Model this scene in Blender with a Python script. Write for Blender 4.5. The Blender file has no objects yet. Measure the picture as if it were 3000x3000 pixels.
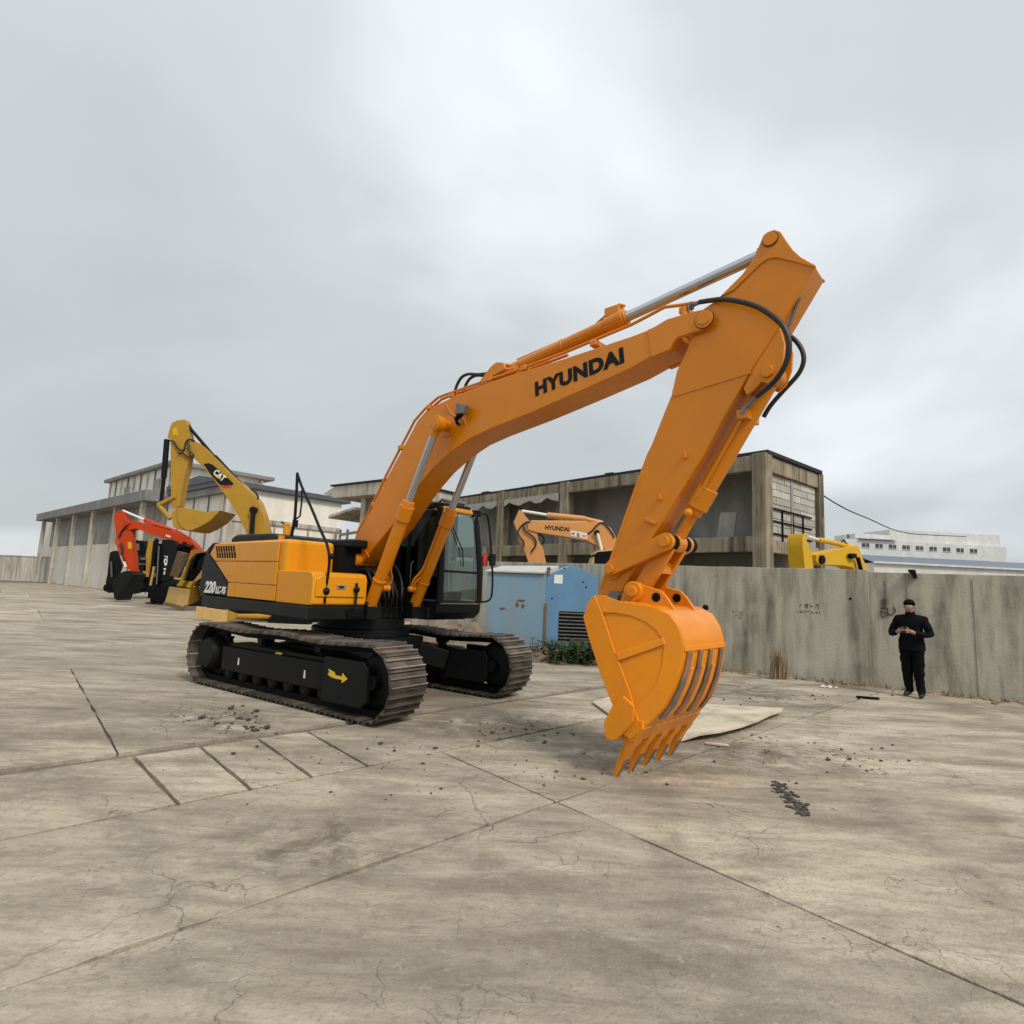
import bpy, bmesh, math, random
from math import radians, sin, cos, pi, sqrt, atan2
from mathutils import Vector, Matrix, noise as mnoise

random.seed(7)
SC = bpy.context.scene
COL = SC.collection

# ------------------------------------------------------------------ camera
FPX, CAM_H, PITCH, ROLL = 1697.7, 1.659, radians(7.378), radians(2.537)
_fw = Vector((0, cos(PITCH), sin(PITCH))); _u0 = Vector((0, -sin(PITCH), cos(PITCH))); _r0 = Vector((1, 0, 0))
_rt = cos(ROLL) * _r0 + sin(ROLL) * _u0
_up = -sin(ROLL) * _r0 + cos(ROLL) * _u0
cam_data = bpy.data.cameras.new('camera')
cam_data.sensor_width = 36.0
cam_data.lens = FPX / 3000.0 * 36.0
cam_data.clip_start = 0.05
cam_data.clip_end = 3000
cam = bpy.data.objects.new('camera', cam_data)
COL.objects.link(cam)
cam.matrix_world = Matrix((( _rt.x, _up.x, -_fw.x, 0), (_rt.y, _up.y, -_fw.y, 0), (_rt.z, _up.z, -_fw.z, CAM_H), (0, 0, 0, 1)))
SC.camera = cam

# ------------------------------------------------------------------ sky, sun, exposure
SUN_EL, SUN_AZ = radians(46), radians(143)      # azimuth clockwise from +Y
world = bpy.data.worlds.new('World'); SC.world = world; world.use_nodes = True
nt = world.node_tree; nt.nodes.clear()
def wn(t, **k):
    n = nt.nodes.new(t)
    for a, b in k.items(): setattr(n, a, b)
    return n
w_out = wn('ShaderNodeOutputWorld'); w_bg = wn('ShaderNodeBackground')
w_sky = wn('ShaderNodeTexSky', sky_type='NISHITA', sun_disc=False, sun_elevation=SUN_EL, sun_rotation=SUN_AZ, dust_density=3.0)
w_sc = wn('ShaderNodeMix', data_type='RGBA', blend_type='MULTIPLY'); w_sc.inputs[0].default_value = 1.0
w_sc.inputs[7].default_value = (0.1, 0.1, 0.1, 1)
nt.links.new(w_sky.outputs[0], w_sc.inputs[6])
w_tc = wn('ShaderNodeTexCoord'); w_sep = wn('ShaderNodeSeparateXYZ'); nt.links.new(w_tc.outputs['Generated'], w_sep.inputs[0])
w_z = wn('ShaderNodeMath', operation='MAXIMUM'); nt.links.new(w_sep.outputs[2], w_z.inputs[0]); w_z.inputs[1].default_value = 0.0
w_z2 = wn('ShaderNodeMath', operation='ADD'); nt.links.new(w_z.outputs[0], w_z2.inputs[0]); w_z2.inputs[1].default_value = 0.42
w_x = wn('ShaderNodeMath', operation='DIVIDE'); nt.links.new(w_sep.outputs[0], w_x.inputs[0]); nt.links.new(w_z2.outputs[0], w_x.inputs[1])
w_y = wn('ShaderNodeMath', operation='DIVIDE'); nt.links.new(w_sep.outputs[1], w_y.inputs[0]); nt.links.new(w_z2.outputs[0], w_y.inputs[1])
w_cmb = wn('ShaderNodeCombineXYZ'); nt.links.new(w_x.outputs[0], w_cmb.inputs[0]); nt.links.new(w_y.outputs[0], w_cmb.inputs[1])
w_cmb.inputs[2].default_value = 6.3
w_n1 = wn('ShaderNodeTexNoise'); w_n1.inputs['Scale'].default_value = 1.2; w_n1.inputs['Detail'].default_value = 4.5; w_n1.inputs['Roughness'].default_value = 0.47; w_n1.inputs['Distortion'].default_value = 0.25
nt.links.new(w_cmb.outputs[0], w_n1.inputs['Vector'])
w_ramp = wn('ShaderNodeValToRGB')
cr = w_ramp.color_ramp
cr.elements[0].position = 0.30; cr.elements[0].color = (0.325, 0.352, 0.360, 1)
cr.elements[1].position = 0.72; cr.elements[1].color = (0.60, 0.625, 0.65, 1)
e = cr.elements.new(0.5); e.color = (0.382, 0.407, 0.414, 1)
nt.links.new(w_n1.outputs[0], w_ramp.inputs[0])
# an overcast sky is brighter overhead than at the horizon
w_g = wn('ShaderNodeMapRange'); w_g.inputs['From Min'].default_value = 0.0; w_g.inputs['From Max'].default_value = 1.0
w_g.inputs['To Min'].default_value = 0.93; w_g.inputs['To Max'].default_value = 1.35
nt.links.new(w_z.outputs[0], w_g.inputs['Value'])
w_mul = wn('ShaderNodeMix', data_type='RGBA', blend_type='MULTIPLY'); w_mul.inputs[0].default_value = 1.0
nt.links.new(w_ramp.outputs[0], w_mul.inputs[6]); nt.links.new(w_g.outputs[0], w_mul.inputs[7])
w_mix = wn('ShaderNodeMix', data_type='RGBA'); w_mix.inputs[0].default_value = 0.93
nt.links.new(w_sc.outputs[2], w_mix.inputs[6]); nt.links.new(w_mul.outputs[2], w_mix.inputs[7])
nt.links.new(w_mix.outputs[2], w_bg.inputs[0]); w_bg.inputs[1].default_value = 1.0
nt.links.new(w_bg.outputs[0], w_out.inputs[0])

sun_d = bpy.data.lights.new('sun', 'SUN'); sun_d.energy = 1.5; sun_d.angle = radians(14); sun_d.color = (1.0, 0.93, 0.83)
sun = bpy.data.objects.new('sun', sun_d); COL.objects.link(sun)
sdir = Vector((sin(SUN_AZ) * cos(SUN_EL), cos(SUN_AZ) * cos(SUN_EL), sin(SUN_EL)))
sun.rotation_euler = sdir.to_track_quat('Z', 'Y').to_euler()
sun.location = sdir * 60

vs = SC.view_settings
vs.view_transform = 'Standard'; vs.look = 'None'; vs.gamma = 1.0; vs.exposure = 0.65; vs.use_curve_mapping = False

# ------------------------------------------------------------------ survey: picture measurements turned into metres on known planes
def ray(px, py):
    return Vector((0, 0, CAM_H)), _fw + _rt * ((px - 1500) / FPX) - _up * ((py - 1500) / FPX)
def GP(px, py, z=0.0):
    o, d = ray(px, py); t = (z - o.z) / d.z; p = o + d * t
    return (p.x, p.y)
def DP(px, py, depth):
    o, d = ray(px, py); t = depth / d.y
    return o + d * t
class Frame:
    def __init__(s, x, y, ang):
        s.o = Vector((x, y, 0)); s.a = ang
        s.f = Vector((cos(ang), sin(ang), 0)); s.l = Vector((-sin(ang), cos(ang), 0))
    def Y(s, px, py, y):                       # point on the plane local y = y -> (x, z)
        o, d = ray(px, py); t = ((s.o - o).dot(s.l) + y) / d.dot(s.l); p = o + d * t - s.o
        return (p.dot(s.f), p.z)
    def X(s, px, py, x):                       # point on local x = x -> (y, z)
        o, d = ray(px, py); t = ((s.o - o).dot(s.f) + x) / d.dot(s.f); p = o + d * t - s.o
        return (p.dot(s.l), p.z)
    def ys(s, pts, y): return [s.Y(a, b, y) for a, b in pts]
    def w(s, x, y, z): return s.o + s.f * x + s.l * y + Vector((0, 0, z))

# ------------------------------------------------------------------ mesh helpers
class MB:
    def __init__(s): s.bm = bmesh.new()
    def _face(s, vs_):
        try: s.bm.faces.new(vs_)
        except ValueError: pass
    def prism(s, poly, y0, y1):                # polygon in XZ, extruded along Y
        a = [s.bm.verts.new((x, y0, z)) for x, z in poly]; b = [s.bm.verts.new((x, y1, z)) for x, z in poly]
        s._face(a); s._face(b[::-1]); n = len(poly)
        for i in range(n): s._face((a[i], b[i], b[(i + 1) % n], a[(i + 1) % n]))
        return s
    def slab(s, poly, z0, z1):                 # polygon in XY, extruded along Z
        a = [s.bm.verts.new((x, y, z0)) for x, y in poly]; b = [s.bm.verts.new((x, y, z1)) for x, y in poly]
        s._face(a[::-1]); s._face(b); n = len(poly)
        for i in range(n): s._face((a[i], a[(i + 1) % n], b[(i + 1) % n], b[i]))
        return s
    def side(s, poly, x0, x1):                 # polygon in YZ, extruded along X
        a = [s.bm.verts.new((x0, y, z)) for y, z in poly]; b = [s.bm.verts.new((x1, y, z)) for y, z in poly]
        s._face(a); s._face(b[::-1]); n = len(poly)
        for i in range(n): s._face((a[i], b[i], b[(i + 1) % n], a[(i + 1) % n]))
        return s
    def box(s, x0, x1, y0, y1, z0, z1):
        return s.slab([(x0, y0), (x1, y0), (x1, y1), (x0, y1)], z0, z1)
    def beam(s, p, q, w, h, up=(0, 0, 1)):     # rectangular bar from p to q
        p, q = Vector(p), Vector(q); d = (q - p).normalized(); u = Vector(up)
        r = d.cross(u)
        if r.length < 1e-4: r = d.cross(Vector((1, 0, 0)))
        r.normalize(); u = r.cross(d).normalized()
        A = [s.bm.verts.new(p + r * a * w / 2 + u * b * h / 2) for a, b in ((-1, -1), (1, -1), (1, 1), (-1, 1))]
        B = [s.bm.verts.new(q + r * a * w / 2 + u * b * h / 2) for a, b in ((-1, -1), (1, -1), (1, 1), (-1, 1))]
        s._face(A[::-1]); s._face(B)
        for i in range(4): s._face((A[i], A[(i + 1) % 4], B[(i + 1) % 4], B[i]))
        return s
    def cyl(s, p, q, r, r2=None, n=20):
        p, q = Vector(p), Vector(q); r2 = r if r2 is None else r2
        d = (q - p).normalized(); u = d.orthogonal().normalized(); v = d.cross(u)
        A = [s.bm.verts.new(p + (u * cos(2 * pi * i / n) + v * sin(2 * pi * i / n)) * r) for i in range(n)]
        B = [s.bm.verts.new(q + (u * cos(2 * pi * i / n) + v * sin(2 * pi * i / n)) * r2) for i in range(n)]
        s._face(A[::-1]); s._face(B)
        for i in range(n): s._face((A[i], A[(i + 1) % n], B[(i + 1) % n], B[i]))
        return s
    def tube(s, pts, r, n=8, smooth=0):
        pts = [Vector(p) for p in pts]
        if smooth:
            out = []
            for i in range(len(pts) - 1):
                p0 = pts[max(i - 1, 0)]; p1 = pts[i]; p2 = pts[i + 1]; p3 = pts[min(i + 2, len(pts) - 1)]
                for k in range(smooth):
                    t = k / smooth
                    out.append(0.5 * ((2 * p1) + (p2 - p0) * t + (2 * p0 - 5 * p1 + 4 * p2 - p3) * t * t + (3 * p1 - p0 - 3 * p2 + p3) * t ** 3))
            out.append(pts[-1]); pts = out
        rings = []; u = None
        for i, p in enumerate(pts):
            d = (pts[min(i + 1, len(pts) - 1)] - pts[max(i - 1, 0)]).normalized()
            u = d.orthogonal().normalized() if u is None else (u - d * u.dot(d)).normalized()
            v = d.cross(u)
            rr = r[i] if isinstance(r, (list, tuple)) else r
            rings.append([s.bm.verts.new(p + (u * cos(2 * pi * k / n) + v * sin(2 * pi * k / n)) * rr) for k in range(n)])
        for a, b in zip(rings, rings[1:]):
            for k in range(n): s._face((a[k], a[(k + 1) % n], b[(k + 1) % n], b[k]))
        s._face(rings[0][::-1]); s._face(rings[-1])
        return s
    def strip(s, poly, th, y0, y1):            # open XZ polyline thickened by th (to the left) and extruded along Y
        n = len(poly); off = []
        for i in range(n):
            a = Vector(poly[max(i - 1, 0)]); b = Vector(poly[min(i + 1, n - 1)]); d = (b - a).normalized()
            off.append((poly[i][0] - d.y * th, poly[i][1] + d.x * th))
        for i in range(n - 1): pass
        return s.prism(list(poly) + off[::-1], y0, y1)
    def ball(s, c, r, n=12, m=8, sc=(1, 1, 1)):
        M = Matrix.Translation(Vector(c)) @ Matrix.Diagonal((r * sc[0], r * sc[1], r * sc[2], 1))
        bmesh.ops.create_uvsphere(s.bm, u_segments=n, v_segments=m, radius=1, matrix=M)
        return s
    def mesh(s, name, ang=35):
        bmesh.ops.recalc_face_normals(s.bm, faces=s.bm.faces)
        me = bpy.data.meshes.new(name); s.bm.to_mesh(me); s.bm.free()
        for p in me.polygons: p.use_smooth = True
        me.set_sharp_from_angle(angle=radians(ang))
        return me

def obj(name, data, mat=None, parent=None, bevel=0.0, loc=(0, 0, 0), rot=(0, 0, 0), seg=2):
    me = data.mesh(name) if isinstance(data, MB) else data
    o = bpy.data.objects.new(name, me); COL.objects.link(o)
    if mat is not None and not me.materials: me.materials.append(mat)
    o.location = loc; o.rotation_euler = rot
    if parent is not None: o.parent = parent
    if bevel:
        b = o.modifiers.new('edge', 'BEVEL'); b.width = bevel; b.segments = seg; b.limit_method = 'ANGLE'; b.angle_limit = radians(38)
        b.harden_normals = True
    return o
def tag(o, label=None, cat=None, group=None, kind=None):
    if label: o['label'] = label
    if cat: o['category'] = cat
    if group: o['group'] = group
    if kind: o['kind'] = kind
    return o
def empty(name, loc, rz, label, cat, group=None):
    o = bpy.data.objects.new(name, None); COL.objects.link(o); o.location = loc; o.rotation_euler = (0, 0, rz); o.empty_display_size = 0.2
    return tag(o, label, cat, group)
def share(o, name, parent, loc=(0, 0, 0), rot=(0, 0, 0)):
    c = o.copy(); c.name = name; COL.objects.link(c); c.parent = parent; c.location = loc; c.rotation_euler = rot
    for k in list(c.keys()): del c[k]
    return c
def text_mesh(txt, size, depth=0.004, weight=0.0, shear=0.0, spacing=1.0, align='CENTER'):
    cu = bpy.data.curves.new('lettering', 'FONT'); cu.body = txt; cu.size = size; cu.extrude = depth; cu.offset = weight; cu.shear = shear
    cu.space_character = spacing; cu.align_x = align; cu.align_y = 'CENTER'; cu.resolution_u = 4
    t = bpy.data.objects.new('lettering', cu); COL.objects.link(t)
    dg = bpy.context.evaluated_depsgraph_get(); dg.update()
    me = bpy.data.meshes.new_from_object(t.evaluated_get(dg)); me.materials.clear()
    bpy.data.objects.remove(t); bpy.data.curves.remove(cu)
    return me
def fit_text(me, w, h):
    xs = [v.co.x for v in me.vertices]; ys = [v.co.y for v in me.vertices]
    sx = w / (max(xs) - min(xs)); sy = h / (max(ys) - min(ys)); cx = (max(xs) + min(xs)) / 2; cy = (max(ys) + min(ys)) / 2
    for v in me.vertices: v.co.x = (v.co.x - cx) * sx; v.co.y = (v.co.y - cy) * sy
    return me
def lettering(me, mat, parent, cx, y, cz, ang):
    """flat lettering on a local XZ plane facing -Y, turned by ang in that plane"""
    o = obj('lettering', me, mat, parent)
    o.matrix_local = Matrix.Translation((cx, y, cz)) @ Matrix.Rotation(-ang, 4, 'Y') @ Matrix.Rotation(radians(90), 4, 'X')
    return o

# ------------------------------------------------------------------ materials
def mat(name, col, rough=0.5, metal=0.0, var=0.0, vscale=3.0, bump=0.0, bscale=40.0, coat=0.0, dirt=0.0, dirt_col=(0.16, 0.13, 0.10), dscale=2.2, rvar=0.0, spec=0.5):
    m = bpy.data.materials.new(name); m.use_nodes = True; t = m.node_tree; b = t.nodes['Principled BSDF']
    b.inputs['Roughness'].default_value = rough; b.inputs['Metallic'].default_value = metal
    b.inputs['Coat Weight'].default_value = coat; b.inputs['Coat Roughness'].default_value = 0.12
    b.inputs['Specular IOR Level'].default_value = spec
    b.inputs['Base Color'].default_value = (*col, 1)
    tc = t.nodes.new('ShaderNodeTexCoord')
    last = None
    if var or dirt:
        n = t.nodes.new('ShaderNodeTexNoise'); n.inputs['Scale'].default_value = vscale; n.inputs['Detail'].default_value = 5; n.inputs['Roughness'].default_value = 0.6
        t.links.new(tc.outputs['Object'], n.inputs['Vector'])
        mr = t.nodes.new('ShaderNodeMapRange'); mr.inputs['From Min'].default_value = 0.25; mr.inputs['From Max'].default_value = 0.75
        mr.inputs['To Min'].default_value = 1 - var; mr.inputs['To Max'].default_value = 1 + var
        t.links.new(n.outputs[0], mr.inputs['Value'])
        mx = t.nodes.new('ShaderNodeMix'); mx.data_type = 'RGBA'; mx.blend_type = 'MULTIPLY'; mx.inputs[0].default_value = 1
        mx.inputs[6].default_value = (*col, 1); t.links.new(mr.outputs[0], mx.inputs[7]); last = mx.outputs[2]
    if dirt:
        n2 = t.nodes.new('ShaderNodeTexNoise'); n2.inputs['Scale'].default_value = dscale; n2.inputs['Detail'].default_value = 8; n2.inputs['Roughness'].default_value = 0.68
        t.links.new(tc.outputs['Object'], n2.inputs['Vector'])
        mr2 = t.nodes.new('ShaderNodeMapRange'); mr2.inputs['From Min'].default_value = 0.46; mr2.inputs['From Max'].default_value = 0.72; mr2.inputs['To Max'].default_value = dirt
        t.links.new(n2.outputs[0], mr2.inputs['Value'])
        mx2 = t.nodes.new('ShaderNodeMix'); mx2.data_type = 'RGBA'; mx2.inputs[7].default_value = (*dirt_col, 1)
        t.links.new(mr2.outputs[0], mx2.inputs[0]); t.links.new(last, mx2.inputs[6]); last = mx2.outputs[2]
        if rvar:
            ra = t.nodes.new('ShaderNodeMath'); ra.operation = 'MULTIPLY_ADD'; t.links.new(mr2.outputs[0], ra.inputs[0]); ra.inputs[1].default_value = rvar; ra.inputs[2].default_value = rough
            t.links.new(ra.outputs[0], b.inputs['Roughness'])
    if last is not None: t.links.new(last, b.inputs['Base Color'])
    if bump:
        nb = t.nodes.new('ShaderNodeTexNoise'); nb.inputs['Scale'].default_value = bscale; nb.inputs['Detail'].default_value = 6
        t.links.new(tc.outputs['Object'], nb.inputs['Vector'])
        bu = t.nodes.new('ShaderNodeBump'); bu.inputs['Strength'].default_value = bump; bu.inputs['Distance'].default_value = 0.02
        t.links.new(nb.outputs[0], bu.inputs['Height']); t.links.new(bu.outputs[0], b.inputs['Normal'])
    return m
def streaky(name, col, dark, amount=0.7, sx=2.5, sz=0.16, rough=0.9, light=None, bump=0.35):
    """weathered concrete or render: vertical run-off streaks, blotches and a fine grain"""
    m = bpy.data.materials.new(name); m.use_nodes = True; t = m.node_tree; b = t.nodes['Principled BSDF']
    b.inputs['Roughness'].default_value = rough; b.inputs['Specular IOR Level'].default_value = 0.25
    tc = t.nodes.new('ShaderNodeTexCoord')
    mp = t.nodes.new('ShaderNodeMapping'); mp.inputs['Scale'].default_value = (sx, sx, sz); t.links.new(tc.outputs['Object'], mp.inputs['Vector'])
    n = t.nodes.new('ShaderNodeTexNoise'); n.inputs['Scale'].default_value = 1.6; n.inputs['Detail'].default_value = 7; n.inputs['Roughness'].default_value = 0.62; t.links.new(mp.outputs[0], n.inputs['Vector'])
    n2 = t.nodes.new('ShaderNodeTexNoise'); n2.inputs['Scale'].default_value = 0.9; n2.inputs['Detail'].default_value = 6; t.links.new(tc.outputs['Object'], n2.inputs['Vector'])
    r1 = t.nodes.new('ShaderNodeMapRange'); r1.inputs['From Min'].default_value = 0.42; r1.inputs['From Max'].default_value = 0.68; r1.inputs['To Max'].default_value = amount; t.links.new(n.outputs[0], r1.inputs['Value'])
    m1 = t.nodes.new('ShaderNodeMix'); m1.data_type = 'RGBA'; m1.inputs[6].default_value = (*col, 1); m1.inputs[7].default_value = (*dark, 1); t.links.new(r1.outputs[0], m1.inputs[0])
    lt = light or tuple(min(1, c * 1.3) for c in col)
    r2 = t.nodes.new('ShaderNodeMapRange'); r2.inputs['From Min'].default_value = 0.5; r2.inputs['From Max'].default_value = 0.75; r2.inputs['To Max'].default_value = 0.6; t.links.new(n2.outputs[0], r2.inputs['Value'])
    m2 = t.nodes.new('ShaderNodeMix'); m2.data_type = 'RGBA'; t.links.new(m1.outputs[2], m2.inputs[6]); m2.inputs[7].default_value = (*lt, 1); t.links.new(r2.outputs[0], m2.inputs[0])
    t.links.new(m2.outputs[2], b.inputs['Base Color'])
    n3 = t.nodes.new('ShaderNodeTexNoise'); n3.inputs['Scale'].default_value = 22; n3.inputs['Detail'].default_value = 8; t.links.new(tc.outputs['Object'], n3.inputs['Vector'])
    bu = t.nodes.new('ShaderNodeBump'); bu.inputs['Strength'].default_value = bump; bu.inputs['Distance'].default_value = 0.02; t.links.new(n3.outputs[0], bu.inputs['Height']); t.links.new(bu.outputs[0], b.inputs['Normal'])
    return m
def glass_mat(name, tint=(0.45, 0.55, 0.5), refl=1.0, base=0.05):
    m = bpy.data.materials.new(name); m.use_nodes = True; t = m.node_tree; t.nodes.clear()
    o = t.nodes.new('ShaderNodeOutputMaterial'); mx = t.nodes.new('ShaderNodeMixShader'); tr = t.nodes.new('ShaderNodeBsdfTransparent'); gl = t.nodes.new('ShaderNodeBsdfGlossy')
    tr.inputs[0].default_value = (*tint, 1); gl.inputs['Roughness'].default_value = 0.03; gl.inputs[0].default_value = (0.9, 0.95, 0.93, 1)
    lw = t.nodes.new('ShaderNodeLayerWeight'); fr = t.nodes.new('ShaderNodeMath'); fr.operation = 'POWER'; fr.inputs[1].default_value = 4.0; t.links.new(lw.outputs['Facing'], fr.inputs[0])
    ad = t.nodes.new('ShaderNodeMath'); ad.operation = 'MULTIPLY_ADD'; ad.inputs[1].default_value = refl; ad.inputs[2].default_value = base; t.links.new(fr.outputs[0], ad.inputs[0])
    t.links.new(ad.outputs[0], mx.inputs[0]); t.links.new(tr.outputs[0], mx.inputs[1]); t.links.new(gl.outputs[0], mx.inputs[2]); t.links.new(mx.outputs[0], o.inputs[0])
    return m

M = {}
M['orange'] = mat('orange_paint', (0.66, 0.214, 0.003), 0.22, var=0.07, vscale=0.9, coat=0.1, spec=0.34, dirt=0.14, dirt_col=(0.34, 0.14, 0.03), dscale=1.7, rvar=1.2, bump=0.02, bscale=60)
M['amber'] = mat('amber_paint', (0.70, 0.280, 0.006), 0.27, var=0.04, vscale=0.8, coat=0.0, spec=0.25, dirt=0.12, dirt_col=(0.36, 0.20, 0.07), dscale=1.5, rvar=0.4)
M['bucket'] = mat('bucket_paint', (0.76, 0.248, 0.003), 0.32, var=0.06, vscale=1.6, coat=0.1, spec=0.32, dirt=0.25, dirt_col=(0.32, 0.15, 0.05), dscale=2.6, rvar=0.5, bump=0.06, bscale=7)
M['black'] = mat('black_paint', (0.0075, 0.0085, 0.0095), 0.45, var=0.15, vscale=1.5, spec=0.16, dirt=0.15, dirt_col=(0.02, 0.019, 0.018), rvar=0.6)
M['charcoal'] = mat('charcoal_paint', (0.0085, 0.0105, 0.0105), 0.45, var=0.1, vscale=1.5, spec=0.16, dirt=0.15, dirt_col=(0.018, 0.017, 0.016), rvar=0.5)
M['dark'] = mat('dark_steel', (0.006, 0.006, 0.0065), 0.65, var=0.2, spec=0.1, dirt=0.3, dirt_col=(0.016, 0.014, 0.012))
M['rubber'] = mat('hose_rubber', (0.012, 0.012, 0.012), 0.5)
M['chrome'] = mat('chrome_rod', (0.50, 0.51, 0.53), 0.2, metal=1.0)
M['steel'] = mat('worn_steel', (0.20, 0.195, 0.19), 0.5, metal=0.7, var=0.3, vscale=5, dirt=0.5, dirt_col=(0.12, 0.08, 0.05), dscale=6)
M['shoe'] = mat('track_shoe_steel', (0.075, 0.058, 0.047), 0.62, metal=0.2, var=0.5, vscale=4, dirt=0.7, dirt_col=(0.17, 0.135, 0.105), dscale=3.2, bump=0.25, bscale=30)
M['shoe_edge'] = mat('polished_grouser', (0.26, 0.22, 0.185), 0.5, metal=0.35, var=0.4, vscale=7, dirt=0.7, dirt_col=(0.10, 0.08, 0.065), dscale=5)
M['trackframe'] = mat('track_frame_paint', (0.008, 0.0085, 0.009), 0.5, var=0.2, spec=0.15, dirt=0.5, dirt_col=(0.030, 0.025, 0.020), dscale=2.4, rvar=0.4)
def per_piece(m, lo, hi):
    t = m.node_tree; b = t.nodes['Principled BSDF']; src = b.inputs['Base Color'].links[0].from_socket
    oi = t.nodes.new('ShaderNodeObjectInfo'); mr = t.nodes.new('ShaderNodeMapRange'); mr.inputs['To Min'].default_value = lo; mr.inputs['To Max'].default_value = hi; t.links.new(oi.outputs['Random'], mr.inputs['Value'])
    mx = t.nodes.new('ShaderNodeMix'); mx.data_type = 'RGBA'; mx.blend_type = 'MULTIPLY'; mx.inputs[0].default_value = 1; t.links.new(src, mx.inputs[6]); t.links.new(mr.outputs[0], mx.inputs[7]); t.links.new(mx.outputs[2], b.inputs['Base Color'])
per_piece(M['shoe'], 0.55, 1.35); per_piece(M['shoe_edge'], 0.6, 1.3)
M['grease'] = mat('pin_grease', (0.05, 0.028, 0.012), 0.35, var=0.3, vscale=20)
M['white'] = mat('white_marking', (0.72, 0.72, 0.70), 0.6)
M['yellowmark'] = mat('yellow_marking', (0.72, 0.45, 0.03), 0.5)
M['letter'] = mat('black_lettering', (0.012, 0.014, 0.015), 0.6, spec=0.12)
M['glass'] = glass_mat('cab_glass', (0.44, 0.55, 0.50), 0.9, 0.15)
M['darkglass'] = glass_mat('dark_glass', (0.03, 0.035, 0.036), 0.4, 0.015)
M['red'] = mat('red_paint', (0.50, 0.048, 0.006), 0.45, var=0.08, spec=0.2, dirt=0.3, dirt_col=(0.2, 0.07, 0.04))
M['redmark'] = mat('red_marking', (0.55, 0.03, 0.02), 0.5)
M['yellow'] = mat('yellow_paint', (0.42, 0.235, 0.026), 0.45, var=0.08, spec=0.22, dirt=0.35, dirt_col=(0.22, 0.15, 0.06))
M['yellow2'] = mat('bright_yellow_paint', (0.64, 0.37, 0.010), 0.42, var=0.06, spec=0.25, dirt=0.2, dirt_col=(0.3, 0.19, 0.05))
M['sand'] = mat('faded_yellow_paint', (0.56, 0.36, 0.12), 0.55, var=0.12, dirt=0.5, dirt_col=(0.36, 0.24, 0.12))
M['paleorange'] = mat('pale_orange_paint', (0.60, 0.27, 0.075), 0.42, var=0.06, dirt=0.2, dirt_col=(0.35, 0.2, 0.09))
M['worn'] = mat('half_worn_paint', (0.19, 0.165, 0.145), 0.5, metal=0.3, var=0.45, vscale=6, dirt=0.95, dirt_col=(0.46, 0.165, 0.02), dscale=3.0)
M['seat'] = mat('seat_fabric', (0.03, 0.032, 0.034), 0.9)
# ================================================================== the main excavator
U = Frame(-2.27, 9.217, radians(-34.62 - 7.31))
TURN = radians(7.31)                       # undercarriage relative to the slewed upper body
EX = empty('excavator', (-2.27, 9.217, 0), U.a, 'large orange crawler excavator with black lettering on its raised boom, nearest to the viewer', 'excavator')

# ---- tracks
R_PATH, HALF, ZC = 0.415, 1.80, 0.465
def path(s):
    """outer chain path: bottom run, front idler, sagging top run, rear sprocket -> x, z, tangent"""
    Ls, La = 2 * HALF, pi * R_PATH
    tot = 2 * Ls + 2 * La; s %= tot
    if s < Ls: return (-HALF + s, ZC - R_PATH, 0.0)
    s -= Ls
    if s < La:
        a = s / R_PATH; return (HALF + R_PATH * sin(a), ZC - R_PATH * cos(a), a)
    s -= La
    if s < Ls:
        u = s / Ls; sag = 0.035 * sin(2 * pi * u) ** 2
        return (HALF - s, ZC + R_PATH - sag, pi + 0.035 * 2 * sin(4 * pi * u) * pi / Ls * 1.0)
    s -= Ls
    a = s / R_PATH; return (-HALF - R_PATH * sin(a), ZC + R_PATH * cos(a), pi + a)
TOT = 4 * HALF + 2 * pi * R_PATH
NSH = 49
def shoe_mesh():
    m = MB(); w = TOT / NSH * 0.5
    m.prism([(-w * 0.96, 0.0), (-w * 0.96, -0.014), (-w * 0.72, -0.014), (-w * 0.60, -0.046), (-w * 0.44, -0.046), (-w * 0.34, -0.014),
             (w * 0.30, -0.014), (w * 0.40, -0.040), (w * 0.56, -0.040), (w * 0.68, -0.014), (w * 0.98, -0.010), (w * 1.0, 0.004)], -0.30, 0.30)
    me = m.mesh('track_shoe'); me.materials.append(M['shoe']); me.materials.append(M['shoe_edge'])
    for p in me.polygons:
        if abs(p.normal.y) < 0.5 and p.center.z < -0.036: p.material_index = 1
    return me
SHOE = shoe_mesh()
def lathe_y(m, prof, cx, cz, n=28):          # prof: (y, r) pairs around an axis along Y
    rings = [[m.bm.verts.new((cx + r * cos(2 * pi * i / n), y, cz + r * sin(2 * pi * i / n))) for i in range(n)] for y, r in prof]
    for a, b in zip(rings, rings[1:]):
        for i in range(n): m._face((a[i], a[(i + 1) % n], b[(i + 1) % n], b[i]))
    m._face(rings[0]); m._face(rings[-1][::-1])
def sprocket_mesh(cx, side):
    m = MB(); n = 21; pts = []
    for i in range(n):
        for k, r in ((0.0, 0.315), (0.28, 0.315), (0.42, 0.375), (0.58, 0.375), (0.72, 0.315)):
            a = 2 * pi * (i + k) / n; pts.append((cx + r * cos(a), ZC + r * sin(a)))
    m.prism(pts, -0.035, 0.035)
    lathe_y(m, [(side * 0.04, 0.25), (side * 0.20, 0.24), (side * 0.25, 0.20), (side * 0.26, 0.0001)], cx, ZC)
    return m
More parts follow.
